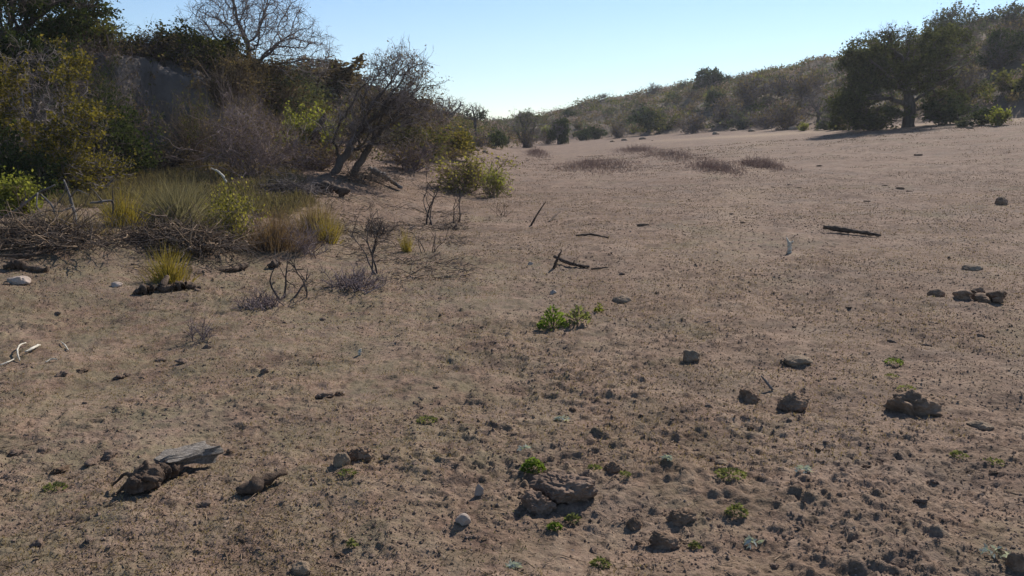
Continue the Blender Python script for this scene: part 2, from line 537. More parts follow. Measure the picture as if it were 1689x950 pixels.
M['stone_grey'] = solid_mat('grey_stone', [(0.1000, 0.0704, 0.0458), (0.1875, 0.1320, 0.0862), (0.3125, 0.2255, 0.1496)], 8, 0.6, 60)
M['stone_pale'] = solid_mat('pale_stone', [(0.20, 0.15, 0.12), (0.30, 0.235, 0.19), (0.42, 0.34, 0.28)], 8, 0.5, 50)
M['wood_pale'] = solid_mat('weathered_wood', [(0.10, 0.085, 0.07), (0.27, 0.235, 0.20), (0.42, 0.375, 0.32)], 9, 0.9, 25, stretch=(1.0, 8, 8))
M['wood_dark'] = solid_mat('dark_rotten_wood', [(0.0345, 0.0230, 0.0161), (0.0862, 0.0580, 0.0408), (0.1725, 0.1200, 0.0850)], 10, 0.9, 35)
M['bone'] = solid_mat('bleached_bone', [(0.3400, 0.2975, 0.2210), (0.4930, 0.4420, 0.3485), (0.5950, 0.5525, 0.4590)], 8, 0.2, 40, rough=0.6)

def ground_mat():
    m, nt, n, l = new_mat('bare_earth')
    tc = n.new('ShaderNodeTexCoord'); v = tc.outputs['Object']
    big = noise(n, l, v, 0.35, 4, 0.6); mid = noise(n, l, v, 1.7, 5, 0.65); fin = noise(n, l, v, 11.0, 5, 0.7); gr = noise(n, l, v, 70.0, 3, 0.7)
    r1 = ramp(n, [(0.30, (0.128, 0.081, 0.055)), (0.46, (0.200, 0.132, 0.092)), (0.60, (0.252, 0.174, 0.124)), (0.75, (0.320, 0.232, 0.172))])
    f = mathn(n, l, 'ADD', mathn(n, l, 'MULTIPLY', mid, 0.55), mathn(n, l, 'MULTIPLY', fin, 0.45))
    l.new(f, r1.inputs[0])
    c = r1.outputs[0]
    # darker reddish soil patches
    r2 = ramp(n, [(0.50, (0, 0, 0)), (0.66, (1, 1, 1))]); l.new(big, r2.inputs[0])
    c = mixc(n, l, mathn(n, l, 'MULTIPLY', r2.outputs[0], 0.45), c, (0.15, 0.094, 0.064))
    # grains and crumbs
    r3 = ramp(n, [(0.30, (0.50, 0.48, 0.46)), (0.5, (1, 1, 1)), (0.72, (1.22, 1.22, 1.2))]); l.new(gr, r3.inputs[0])
    c = mixc(n, l, 0.75, c, r3.outputs[0], 'MULTIPLY')
    r5 = ramp(n, [(0.36, (0.45, 0.42, 0.40)), (0.47, (1, 1, 1))]); l.new(noise(n, l, v, 5.2, 6, 0.75), r5.inputs[0])
    c = mixc(n, l, 0.7, c, r5.outputs[0], 'MULTIPLY')
    r6 = ramp(n, [(0.37, (0.42, 0.38, 0.34)), (0.46, (1, 1, 1)), (0.60, (1, 1, 1)), (0.70, (1.2, 1.2, 1.18))]); l.new(noise(n, l, v, 17.0, 4, 0.8), r6.inputs[0])
    c = mixc(n, l, 0.75, c, r6.outputs[0], 'MULTIPLY')
    # mats of dry litter and dung crumbs, at every size
    lit = n.new('ShaderNodeTexNoise'); lit.inputs['Scale'].default_value = 1.4; lit.inputs['Detail'].default_value = 10; lit.inputs['Roughness'].default_value = 0.86
    l.new(v, lit.inputs['Vector'])
    r7 = ramp(n, [(0.40, (1, 1, 1)), (0.50, (0, 0, 0))]); l.new(lit.outputs['Fac'], r7.inputs[0])
    c = mixc(n, l, mathn(n, l, 'MULTIPLY', r7.outputs[0], 0.72), c, (0.078, 0.049, 0.036))
    lit2 = n.new('ShaderNodeTexNoise'); lit2.inputs['Scale'].default_value = 2.3; lit2.inputs['Detail'].default_value = 10; lit2.inputs['Roughness'].default_value = 0.86
    mp2 = n.new('ShaderNodeMapping'); mp2.inputs['Location'].default_value = (31, 17, 5); l.new(v, mp2.inputs[0]); l.new(mp2.outputs[0], lit2.inputs['Vector'])
    r8 = ramp(n, [(0.54, (0, 0, 0)), (0.64, (1, 1, 1))]); l.new(lit2.outputs['Fac'], r8.inputs[0])
    c = mixc(n, l, mathn(n, l, 'MULTIPLY', r8.outputs[0], 0.5), c, (0.33, 0.25, 0.175))
    rA = ramp(n, [(0.50, (0, 0, 0)), (0.62, (1, 1, 1))]); l.new(noise(n, l, v, 0.8, 9, 0.75), rA.inputs[0])
    c = mixc(n, l, mathn(n, l, 'MULTIPLY', rA.outputs[0], 0.45), c, (0.150, 0.114, 0.090))
    rB = ramp(n, [(0.36, (1, 1, 1)), (0.46, (0, 0, 0))]); l.new(noise(n, l, v, 0.55, 9, 0.75), rB.inputs[0])
    c = mixc(n, l, mathn(n, l, 'MULTIPLY', rB.outputs[0], 0.4), c, (0.135, 0.118, 0.066))
    # thin green cover
    ga = n.new('ShaderNodeAttribute'); ga.attribute_name = 'green'
    g2 = ramp(n, [(0.42, (0, 0, 0)), (0.60, (1, 1, 1))]); l.new(noise(n, l, v, 3.1, 6, 0.75), g2.inputs[0])
    gf = mathn(n, l, 'MULTIPLY', mathn(n, l, 'MULTIPLY', ga.outputs['Fac'], g2.outputs[0]), 0.65)
    c = mixc(n, l, gf, c, (0.155, 0.135, 0.078))
    # hill cover: dry grass and soil
    ha = n.new('ShaderNodeAttribute'); ha.attribute_name = 'hill'
    r4 = ramp(n, [(0.35, (0.045, 0.037, 0.024)), (0.5, (0.088, 0.069, 0.045)), (0.66, (0.15, 0.117, 0.077))]); l.new(noise(n, l, v, 0.6, 6, 0.7), r4.inputs[0])
    c = mixc(n, l, mathn(n, l, 'MULTIPLY', ha.outputs['Fac'], 0.85), c, r4.outputs[0])
    ea = n.new('ShaderNodeAttribute'); ea.attribute_name = 'earth'
    c = mixc(n, l, ea.outputs['Fac'], c, mixc(n, l, noise(n, l, v, 1.8, 9, 0.82), (0.055, 0.048, 0.043), (0.25, 0.218, 0.19)))
    # sandy track
    sa = n.new('ShaderNodeAttribute'); sa.attribute_name = 'sand'
    c = mixc(n, l, sa.outputs['Fac'], c, (0.29, 0.21, 0.138))
    p = n.new('ShaderNodeBsdfPrincipled'); p.inputs['Roughness'].default_value = 0.97
    p.inputs['Specular IOR Level'].default_value = 0.12
    l.new(c, p.inputs['Base Color'])
    b = n.new('ShaderNodeBump'); b.inputs['Strength'].default_value = 0.8; b.inputs['Distance'].default_value = 0.02
    hgt = mathn(n, l, 'ADD', fin, mathn(n, l, 'MULTIPLY', gr, 0.5)); l.new(hgt, b.inputs['Height'])
    l.new(b.outputs[0], p.inputs['Normal'])
    o = n.new('ShaderNodeOutputMaterial'); l.new(p.outputs[0], o.inputs[0])
    return m
M['ground'] = ground_mat()

# ------------------------------------------------------------------ ground sheet
def build_ground():
    ys = list(np.linspace(-40, -3, 12)); y = -2.0
    while y < 520:
        ys.append(y)
        dy = 0.10 if y < 2.2 else max(0.010, y * y / 1363 * 0.85)
        if 17.5 < y < 27: dy = min(dy, 0.055 if 20 < y < 23.5 else 0.13)
        dy = min(dy, 0.05 * max(y, 1), 2.2)
        y += dy
    ys = np.array(ys)
    tc_ = np.linspace(-0.72, 0.72, 1050)
    out = 0.72 + np.cumsum(np.linspace(0.004, 0.05, 40))
    ts = np.concatenate([-out[::-1], tc_, out])
    X = ts[None, :] * np.sqrt((ys[:, None] + 2.5) ** 2 + 1.5); Y = np.repeat(ys[:, None], len(ts), 1)
    Z = ground_z(X, Y)
    nr, nc = X.shape
    idx = np.arange(nr * nc).reshape(nr, nc)
    F = np.stack([idx[:-1, :-1], idx[:-1, 1:], idx[1:, 1:], idx[1:, :-1]], -1).reshape(-1, 4)
    me = mk('ground', np.stack([X, Y, Z], -1), F)
    fd = foot_dist(X, Y)
    u = X - lerp_tab(XB, Y)
    hill = np.clip(ss(0.4, 3.0, fd) + ss(0.0, 3.0, u), 0, 1)
    green = np.clip(0.25 + 0.75 * ss(1.2, -2.2, X - 0.05 * Y + 1.2 * fbm2(X * 0.6, Y * 0.6, 63, 2)), 0, 1) * (1 - ss(9, 16, Y)) * 0.9
    green = np.maximum(green, 0.9 * np.exp(-(((X - 3.6) / 1.0) ** 2 + ((Y - 12.2) / 0.9) ** 2)))
    track = np.exp(-((Y - lerp_tab([(0, 74), (12, 66), (20, 56), (30, 45), (50, 36)], X)) / 4.0) ** 2) * ss(6, 16, X)
    track2 = np.exp(-(((X - 0.30 * Y + 0.6) / (0.25 + 0.02 * Y)) ** 2)) * ss(7, 14, Y) * 0.35
    sand = np.clip(track * 0.75 + track2 * (0.6 + fbm2(X, Y * 0.3, 8, 2)), 0, 0.9) * (1 - ss(-1, 1, u))
    earth = np.exp(-(((X + 8.0) / 2.4) ** 2 + ((Y - 21.6) / 1.9) ** 2) ** 2) * ss(0, 0.4, fd) * 0.9
    for nm, a in (('earth', earth), ('green', green), ('hill', hill), ('sand', sand)):
        at = me.attributes.new(nm, 'FLOAT', 'POINT'); at.data.foreach_set('value', np.ascontiguousarray(a.ravel(), np.float32))
    o = obj('ground', me, M['ground']); o['kind'] = 'structure'
    return o
build_ground()

# ------------------------------------------------------------------ trees with a trunk of their own
def make_tree(name, label, cat, base, att, lead, R, tip, step, infl, kill, seed, bark, twigm, leafm=None, leafn=0, leafs=0.05,
              twig=(2, 0.35, 0.005), thr=0.012, bias=(0, 0, 0.04), leaf_r=0.16, elong=1.6, group=None, leaf_at=None, tw_up=0.05, clump=(1.3, 0.02)):
    rng = np.random.default_rng(seed)
    t = thing(name, label, cat, base, group)
    b = np.array(base)
    N, par = colonise(att - b, (0, 0, -0.15), [np.array(q) - b for q in lead], step, infl, kill, rng, bias=bias)
    r, tipm = pipe_radii(par, tip, R)
    r[0] *= 1.25
    obj('trunk', chain_mesh_bag(N, par, r, rng, thr).mesh('trunk'), bark, t)
    P, RR = tree_segments(N, par, r)
    thin = r[1:] <= thr
    bag = Bag(); bag.add(*tubes(P[thin], RR[thin], 4, rng))
    src = np.where(r < max(thr, tip * 2.2))[0]; src = src[src > 0]
    D = nrm(N[src] - N[par[src]])
    nt, tl, tr = twig
    TW = None
    if nt:
        P0 = np.repeat(N[src], nt, 0); D0 = nrm(np.repeat(D, nt, 0) * 0.6 + rng.normal(0, 0.6, (len(P0), 3)) + np.array([0, 0, tw_up]))
        TW = grow(P0, D0, tl * rng.uniform(0.4, 1.2, len(P0)), 4, 0.3, 0.0, rng)
        bag.add(*tubes(TW, taper(len(P0), 5, tr, tr * 0.4), 3, rng))
        p, d, _ = along(TW, len(P0) * 2, rng)
        D1 = nrm(d * 0.5 + rng.normal(0, 0.7, d.shape))
        T2 = grow(p, D1, tl * 0.45 * rng.uniform(0.4, 1.2, len(p)), 3, 0.25, 0, rng)
        bag.add(*tubes(T2, taper(len(p), 4, tr * 0.6, tr * 0.3), 3, rng))
    obj('branches', bag.mesh('branches'), twigm, t)
    if leafm and leafn:
        srcp = TW.reshape(-1, 3) if TW is not None else N[src]
        if leaf_at is not None:
            srcp = srcp[leaf_at(srcp + b)]
        srcp = srcp[vn3(srcp * clump[0], seed) > clump[1]]
        C = srcp[rng.integers(0, len(srcp), leafn)] + rng.normal(0, leaf_r, (leafn, 3))
        V, F = leaf_quads(C, leafs, rng, elong)
        obj('crown', mk('crown', V, F, False), leafm, t)
    return t

def P3(px, py, y):
    return ((px - 844.5) / FPX * y, y, z_of(py, y))

def blob(px, py, y, rw, rh, rd, n):
    """crown lobe centred at a sight line, radii given in photo pixels at that distance, depth in metres"""
    s = y / FPX
    return (P3(px, py, y), (rw * s, rd, rh * s), n)

# tall dark tree, left edge
g = np.random.default_rng(11)
base = at_depth(30, 17.0)
att = ellipsoid_pts(g, [blob(20, 0, 17, 130, 95, 1.8, 900), blob(130, 10, 17.3, 75, 40, 1.0, 300), blob(-60, 90, 17, 110, 110, 1.6, 500), blob(70, 110, 16.5, 80, 60, 1.0, 300), blob(40, -120, 17, 120, 60, 1.5, 300)])
make_tree('evergreen_tree', 'tall dark evergreen tree at the left edge with an open ragged crown', 'tree', base, att, [P3(35, 140, 17), P3(36, 90, 17)], 0.17, 0.008, 0.17, 1.2, 0.24, 11,
          M['bark_dark'], M['twig_dark'], M['leaf_dark'], 60000, 0.034, (3, 0.4, 0.005), leaf_r=0.05)

# olive and amber leaved thorn tree below it
g = np.random.default_rng(12)
base = at_depth(60, 14.6)
att = ellipsoid_pts(g, [blob(40, 150, 14.6, 95, 60, 1.1, 500), blob(120, 205, 14.2, 75, 45, 0.8, 420), blob(20, 235, 14.4, 70, 45, 0.8, 300), blob(95, 120, 15, 70, 45, 0.8, 300), blob(70, 275, 14.2, 90, 35, 0.8, 300), blob(-30, 270, 14.4, 60, 50, 0.8, 200)])
make_tree('thorn_tree', 'bushy thorn tree with yellowing olive leaves under the dark evergreen tree', 'tree', base, att, [P3(60, 320, 14.6)], 0.06, 0.006, 0.14, 1.0, 0.2, 12,
          M['bark_grey'], M['twig_grey'], M['leaf_amber'], 20000, 0.026, (3, 0.32, 0.004), leaf_r=0.03)

# acacia on the bank top
g = np.random.default_rng(13)
base = at_depth(285, 24.5)
att = ellipsoid_pts(g, [blob(310, 95, 24.5, 75, 45, 1.4, 450), blob(230, 125, 24, 70, 35, 1.2, 300), blob(360, 120, 24.5, 50, 40, 1.2, 260), blob(190, 105, 25, 40, 40, 0.8, 120)])
make_tree('acacia_tree', 'dark small-leaved acacia tree on top of the shaded bank', 'tree', base, att, [P3(285, 165, 24.5)], 0.12, 0.008, 0.19, 1.3, 0.27, 13,
          M['bark_dark'], M['twig_grey'], M['leaf_olive'], 9000, 0.034, (4, 0.5, 0.005), leaf_r=0.05)

# big leafless tree
g = np.random.default_rng(14)
base = at_depth(428, 26.5)
att = ellipsoid_pts(g, [blob(430, 40, 25.5, 95, 62, 1.9, 900), blob(505, 85, 25.5, 60, 48, 1.2, 400), blob(375, 60, 25.5, 50, 50, 1.2, 260), blob(420, -30, 25.5, 70, 45, 1.2, 300)])
make_tree('bare_tree', 'large leafless tree with spreading grey branches against the sky', 'tree', base, att, [P3(428, 110, 25.5), P3(425, 85, 25.5)], 0.10, 0.008, 0.2, 1.4, 0.25, 14,
          M['bark_grey'], M['twig_grey'], M['leaf_brown'], 900, 0.03, (3, 0.5, 0.006), leaf_r=0.06, thr=0.02)

# leaning leafless tree
g = np.random.default_rng(15)
base = spot(548, 286)
Y = base[1]
att = ellipsoid_pts(g, [blob(662, 120, Y, 48, 34, 1.0, 420), blob(640, 165, Y, 70, 40, 1.0, 420), blob(595, 215, Y, 65, 38, 0.9, 420), blob(690, 110, Y, 22, 18, 0.5, 80), blob(700, 190, Y, 45, 25, 0.8, 140)])
make_tree('leaning_tree', 'leafless tree of many stems leaning right out of the bank', 'tree', base, att, [P3(570, 266, Y)], 0.095, 0.007, 0.16, 1.2, 0.2, 15,
          M['bark_dark'], M['twig_grey'], M['leaf_brown'], 1500, 0.03, (4, 0.42, 0.006), leaf_r=0.08, bias=(0.12, 0, 0.06), thr=0.016)

g = np.random.default_rng(18)
base = spot(578, 288)
Y = base[1]
att = ellipsoid_pts(g, [blob(655, 185, Y, 62, 34, 0.9, 420), blob(690, 150, Y, 34, 26, 0.7, 200), blob(625, 215, Y, 60, 30, 0.8, 260)])
make_tree('leaning_tree', 'thinner leafless tree sprawling low to the right beside the many-stemmed one', 'tree', base, att, [P3(605, 255, Y)], 0.085, 0.007, 0.15, 1.1, 0.2, 18,
          M['bark_dark'], M['twig_dark'], M['leaf_brown'], 900, 0.03, (3, 0.42, 0.005), leaf_r=0.08, bias=(0.12, 0, 0.05), thr=0.016)

# broad green tree, right
g = np.random.default_rng(16)
base = at_depth(1487, 50.0)
Y = 50.0
att = ellipsoid_pts(g, [blob(1480, 108, Y, 66, 42, 3.0, 520), blob(1405, 100, Y, 38, 40, 1.8, 260), blob(1390, 150, Y, 26, 30, 1.5, 130), blob(1445, 72, Y, 50, 20, 1.8, 200), blob(1550, 92, Y, 34, 38, 1.8, 220), blob(1520, 64, Y, 50, 20, 1.8, 200), blob(1425, 158, Y - 1, 42, 30, 1.6, 220), blob(1378, 172, Y, 22, 22, 1.3, 100), blob(1555, 140, Y + 1, 42, 34, 1.8, 220)])
make_tree('broad_tree', 'broad green tree with thick dark trunk shading the field edge', 'tree', base, att, [P3(1487, 165, Y), P3(1480, 140, Y)], 0.33, 0.018, 0.34, 2.4, 0.5, 16,
          M['bark_dark'], M['twig_dark'], M['leaf_tree'], 34000, 0.075, (2, 0.6, 0.012), leaf_r=0.13, thr=0.05, clump=(0.75, -0.03))

# tree of thin feathery crown rising behind it on the hill
def sky_tree(px, py_top, Y, wpx, hpx, seed, label, leafm, n, leafs, trunk_px=None, group=None, name='hillside_tree'):
    g = np.random.default_rng(seed)
    b = at_depth(px, Y)
    s = Y / FPX
    zt = z_of(py_top, Y)
    hh = hpx * s
    zc = zt - hh * 0.5
    att = ellipsoid_pts(g, [((b[0], Y, zc), (wpx * s * 0.5, wpx * s * 0.45, hh * 0.5), 260), ((b[0] + wpx * s * 0.22, Y, zc - hh * 0.1), (wpx * s * 0.3, wpx * s * 0.3, hh * 0.35), 120), ((b[0] - wpx * s * 0.25, Y, zc - hh * 0.15), (wpx * s * 0.28, wpx * s * 0.3, hh * 0.35), 120)])
    q = (b[0], Y, max(b[2] + 0.3, zc - hh * 0.5))
    st = max(0.16, 0.035 * (zt - b[2] + wpx * s))
    return make_tree(name, label, 'tree', b, att, [q], 0.045 * (zt - b[2]), 0.010 + 0.00012 * Y, st, st * 7, st * 1.4, seed, M['bark_grey'], M['twig_grey'], leafm, n, leafs, (2, st * 2.2, 0.006 + 0.0001 * Y), leaf_r=st * 0.7, thr=0.03, group=group)

sky_tree(1548, 8, 78, 90, 62, 21, 'tall feathery-crowned tree rising above the broad green tree', M['leaf_grey'], 3200, 0.13)
sky_tree(1640, 5, 84, 75, 40, 22, 'grey open-crowned tree on the crest right of the feathery one', M['leaf_grey'], 1800, 0.14)
sky_tree(1450, 38, 82, 70, 40, 23, 'pale leafless tree peeping over the left shoulder of the broad tree', None, 0, 0.1)
sky_tree(1160, 112, 118, 48, 42, 24, 'lone dark round-crowned tree breaking the skyline of the right hill', M['leaf_dark'], 3600, 0.17)
sky_tree(1106, 152, 118, 30, 36, 25, 'dark green tree just left of the lone skyline tree', M['leaf_dark'], 3200, 0.16)
sky_tree(865, 178, 72, 52, 46, 26, 'dark leafless tree at the head of the valley', M['leaf_grey'], 500, 0.09)
sky_tree(740, 158, 58, 60, 36, 27, 'thin leafless tree on the left ridge beside the skyline dip', None, 0, 0.08)
sky_tree(785, 172, 62, 38, 26, 28, 'short dense leafless tree where the left ridge meets the sky', M['leaf_grey'], 500, 0.08)
sky_tree(1628, 50, 64, 74, 56, 20, 'dark round-crowned tree on the slope just right of the broad green tree', M['leaf_dark'], 5200, 0.10)
sky_tree(1690, 2, 88, 60, 50, 29, 'grey bare tree cut by the right edge on the hill crest', None, 0, 0.1)
sky_tree(1340, 150, 66, 60, 42, 30, 'mauve-grey leafless tree standing left of the broad green tree', None, 0, 0.1)
sky_tree(920, 190, 82, 34, 40, 31, 'narrow dark green tree at the far left foot of the hill', M['leaf_dark'], 2200, 0.12)

# ------------------------------------------------------------------ shrubs
def leafy(name, seed, h, spread, n, stemn=(9, 40, 120), leaf=(3000, 0.05), lm='leaf_olive', tm='twig_brown', r=0.014, up=0.05, leaf_r=0.08, side=(0, 0), lo=0.2, wig=0.24, elong=1.6, rmin=0.0):
    rng = np.random.default_rng(seed)
    L = shrub_lines(rng, h, spread, *stemn, r=r, up=up, side=side, lo=lo, wig=wig)
    me1 = lines_mesh('stems', L, rng, rmin=rmin)
    me2 = None
    if leaf[0]:
        last = np.concatenate([q[0].reshape(-1, 3) for q in L[1:]])
        last = last[last[:, 2] > 0.08 * h]
        last = last[vn3(last * (3.0 / h), seed) > -0.08]
        C = last[rng.integers(0, len(last), leaf[0])] + rng.normal(0, leaf_r, (leaf[0], 3))
        C[:, 2] = np.abs(C[:, 2])
        me2 = mk('foliage', *leaf_quads(C, leaf[1], rng, elong), smooth=False)
    return me1, me2, M[tm], M[lm]

def put_shrub(name, label, cat, data, loc, scale=(1, 1, 1), rotz=0.0, group=None):
    t = thing(name, label, cat, loc, group, rotz)
    t.scale = scale
    obj('stems', data[0], data[2], t)
    if data[1]: obj('foliage', data[1], data[3], t)
    return t

def px_shrub(name, label, px, py, wpx, hpx, seed, Y=None, depth=1.0, **kw):
    """shrub standing at pixel (px, py) filling about wpx x hpx pixels there"""
    x, y, z = spot(px, py) if Y is None else at_depth(px, Y)
    s = y / FPX
    h = hpx * s; wd = wpx * s
    kw.setdefault('r', 0.010 + 0.006 * h)
    d = leafy(name, seed, h, kw.pop('spread', 0.5 * wd / h * 1.3), 0, **kw)
    V = np.empty(len(d[0].vertices) * 3, np.float32); d[0].vertices.foreach_get('co', V); V = V.reshape(-1, 3)
    if d[1]:
        W = np.empty(len(d[1].vertices) * 3, np.float32); d[1].vertices.foreach_get('co', W); V = np.concatenate([V, W.reshape(-1, 3)])
    ex = np.percentile(V[:, 0], 99) - np.percentile(V[:, 0], 1); ez = np.percentile(V[:, 2], 99.3)
    return put_shrub(name, label, 'shrub', d, (x, y, z - 0.02), (wd / ex, depth * wd / ex, h / ez))

px_shrub('dark_shrub', 'dark shrub crowding the left side of the broad tree trunk', 1425, 209, 100, 52, 17, Y=49.4, stemn=(20, 120, 300), leaf=(3600, 0.085), lm='leaf_tree', tm='twig_dark')
px_shrub('dark_shrub', 'dark low shrub in the shade right of the broad tree trunk', 1540, 209, 85, 46, 19, Y=49.2, stemn=(20, 120, 300), leaf=(3000, 0.085), lm='leaf_dark', tm='twig_dark')
# the tangle on and below the left bank
px_shrub('twiggy_shrub', 'large purple-grey twiggy shrub on the bank right of the shaded face', 420, 318, 190, 128, 41, Y=18.8, stemn=(34, 260, 900, 1900), leaf=(2500, 0.028), lm='leaf_brown', tm='twig_purple', r=0.012)
px_shrub('brown_shrub', 'rusty brown shrub on the bank top under the large leafless tree', 415, 200, 150, 62, 42, Y=25.3, stemn=(24, 180, 600), leaf=(11000, 0.032), lm='leaf_brown', tm='twig_brown', r=0.012)
px_shrub('brown_shrub', 'dull olive shrub hanging over the top of the shaded bank', 335, 205, 130, 62, 43, Y=24.2, stemn=(20, 140, 420), leaf=(6500, 0.05), lm='leaf_olive', tm='twig_dark')
px_shrub('brown_shrub', 'dark shrub filling the hollow left of the shaded bank', 180, 300, 170, 120, 44, Y=18.0, stemn=(24, 160, 520), leaf=(9000, 0.045), lm='leaf_dark', tm='twig_dark')
px_shrub('brown_shrub', 'brown-green shrub behind the thorn tree on the bank top', 175, 190, 170, 80, 45, Y=22.6, stemn=(20, 140, 420), leaf=(8000, 0.05), lm='leaf_olive', tm='twig_brown')
px_shrub('brown_shrub', 'dark low shrub at the left edge behind the dead branches', 30, 330, 150, 110, 46, stemn=(26, 180, 560), leaf=(9000, 0.04), lm='leaf_dark', tm='twig_dark')
px_shrub('twiggy_shrub', 'dark leaning twiggy shrub between the shaded face and the purple-grey shrub', 395, 300, 120, 150, 35, Y=20.2, stemn=(30, 240, 800), leaf=(2600, 0.03), lm='leaf_brown', tm='twig_purple', r=0.012)
px_shrub('twiggy_shrub', 'sparse dry shrub clinging to the lip of the shaded face', 265, 175, 90, 45, 32, Y=23.3, stemn=(20, 160, 500), leaf=(2500, 0.03), lm='leaf_brown', tm='twig_dark', side=(0, -0.5))
px_shrub('twiggy_shrub', 'grey twigs hanging at the foot of the shaded face', 262, 330, 130, 50, 33, Y=19.9, stemn=(30, 220, 700), leaf=(1800, 0.025), lm='leaf_brown', tm='twig_dark')
px_shrub('twiggy_shrub', 'grey-brown tangle climbing the left half of the shaded face', 215, 325, 120, 150, 28, Y=20.0, stemn=(30, 260, 900), leaf=(3500, 0.028), lm='leaf_brown', tm='twig_purple', r=0.012)
px_shrub('twiggy_shrub', 'brown tangle climbing the right half of the shaded face', 330, 320, 110, 130, 29, Y=20.3, stemn=(30, 260, 900), leaf=(2500, 0.028), lm='leaf_olive', tm='twig_brown', r=0.012)
px_shrub('brown_shrub', 'tall black-green shrub in the dark gap left of the shaded face', 185, 330, 120, 165, 34, Y=19.2, stemn=(30, 220, 700), leaf=(13000, 0.034), lm='leaf_dark', tm='twig_dark')
px_shrub('brown_shrub', 'dark olive shrub filling the shadow right of the thorn tree', 150, 310, 140, 170, 36, Y=17.2, stemn=(30, 220, 700), leaf=(14000, 0.032), lm='leaf_dark', tm='twig_dark')
px_shrub('brown_shrub', 'low amber-leaved shrub at the feet of the thorn tree', 130, 330, 150, 90, 37, Y=14.4, stemn=(30, 220, 700), leaf=(6000, 0.026), lm='leaf_amber', tm='twig_grey')
px_shrub('brown_shrub', 'brown leafy shrub overhanging the right end of the shaded face', 385, 210, 130, 95, 38, Y=22.9, stemn=(24, 180, 600), leaf=(9000, 0.034), lm='leaf_brown', tm='twig_brown')
px_shrub('olive_shrub', 'drab olive shrub behind the snag on the slope', 470, 230, 120, 80, 39, Y=25.5, stemn=(24, 180, 600), leaf=(7000, 0.036), lm='leaf_grey', tm='twig_brown')
px_shrub('brown_shrub', 'straw-brown shrub right of the leaning tree on the ridge', 700, 215, 110, 50, 40, Y=31, stemn=(24, 180, 600), leaf=(7000, 0.045), lm='leaf_brown', tm='twig_purple')
px_shrub('green_shrub', 'yellow-green leafy shrub around the dark snag on the bank', 520, 262, 95, 92, 47, Y=23.0, stemn=(16, 110, 300), leaf=(9000, 0.05), lm='leaf_lime', tm='twig_brown')
px_shrub('twiggy_shrub', 'dense brown thicket shrub below the leaning tree', 520, 290, 130, 60, 48, Y=21.0, stemn=(30, 200, 700), leaf=(1200, 0.035), lm='leaf_brown', tm='twig_purple')
px_shrub('brown_shrub', 'straw-brown shrub on the ridge left of the leaning tree crown', 545, 185, 130, 48, 49, Y=34, stemn=(24, 160, 500), leaf=(9000, 0.07), lm='leaf_brown', tm='twig_brown')
px_shrub('brown_shrub', 'straw-brown shrub on the ridge behind the leaning tree', 640, 190, 130, 46, 50, Y=36, stemn=(24, 160, 500), leaf=(8000, 0.07), lm='leaf_brown', tm='twig_purple')
px_shrub('olive_shrub', 'olive shrub on the slope right of the leaning tree', 690, 265, 110, 70, 51, Y=27, stemn=(22, 150, 500), leaf=(4200, 0.05), lm='leaf_olive', tm='twig_brown')
px_shrub('twiggy_shrub', 'grey-brown twiggy shrub at the foot of the slope by the bank path', 680, 300, 120, 60, 52, Y=24, stemn=(28, 200, 800), leaf=(900, 0.04), lm='leaf_brown', tm='twig_purple')
px_shrub('olive_shrub', 'pale olive shrub high on the slope above the yellow-green bush', 735, 235, 90, 50, 53, Y=34, stemn=(20, 140, 420), leaf=(5200, 0.06), lm='leaf_amber', tm='twig_brown')
px_shrub('lime_shrub', 'wide yellow-green bush at the foot of the left slope', 765, 316, 145, 62, 54, Y=21.5, stemn=(26, 200, 800), leaf=(2400, 0.030), lm='leaf_gold', tm='twig_brown')
px_shrub('lime_shrub', 'small bright green bush at the right end of the yellow-green one', 812, 328, 50, 52, 55, Y=20.6, stemn=(14, 80, 260), leaf=(1500, 0.03), lm='leaf_lime', tm='twig_brown')
px_shrub('lime_shrub', 'yellow-green bush at the far left edge over the dead branches', 15, 352, 95, 68, 56, stemn=(16, 90, 260), leaf=(5200, 0.026), lm='leaf_lime', tm='twig_brown')
px_shrub('olive_shrub', 'leafy green shrub between the tall grass and the reddish grass', 392, 400, 90, 95, 57, stemn=(16, 90, 280), leaf=(2600, 0.026), lm='leaf_gold', tm='twig_grey', r=0.010)

# bare saplings on the open slope
def sapling(label, px, py, wpx, hpx, seed, stemn=(5, 16, 40), side=(0, 0), tm='twig_dark', r=0.014, spread=None, leaf=(0, 0), lm='leaf_brown', name='bare_sapling', cat='shrub'):
    x, y, z = spot(px, py); s = y / FPX
    h = hpx * s
    d = leafy(name, seed, h, spread if spread is not None else 0.6 * wpx / hpx, 0, stemn=stemn, leaf=leaf, tm=tm, lm=lm, r=r, side=side, lo=0.35, wig=0.2, up=0.12)
    V = np.empty(len(d[0].vertices) * 3, np.float32); d[0].vertices.foreach_get('co', V)
    ez = V.reshape(-1, 3)[:, 2].max()
    t = thing(name, label, cat, (x, y, z))
    t.scale = (h / ez,) * 3
    obj('stems', d[0], d[2], t)
    if d[1]: obj('foliage', d[1], d[3], t)
    return t
sapling('small leafless sapling with forked dark stems left of the low dry scrub', 478, 490, 70, 92, 61, (4, 14, 34), side=(0.15, 0), r=0.016)
sapling('leafless sapling leaning left behind the low dry scrub', 628, 455, 60, 112, 62, (3, 16, 40), side=(-0.35, 0), r=0.015)
sapling('upright leafless sapling on the slope below the leaning tree', 703, 370, 70, 96, 63, (3, 14, 34), r=0.02)
sapling('thin leafless sapling standing in a dark brush heap', 752, 368, 30, 62, 64, (2, 6, 14), side=(0.15, 0), r=0.016)
sapling('tiny leafless sapling right of the upright straw tuft', 712, 417, 45, 52, 65, (5, 10, 12), r=0.008)
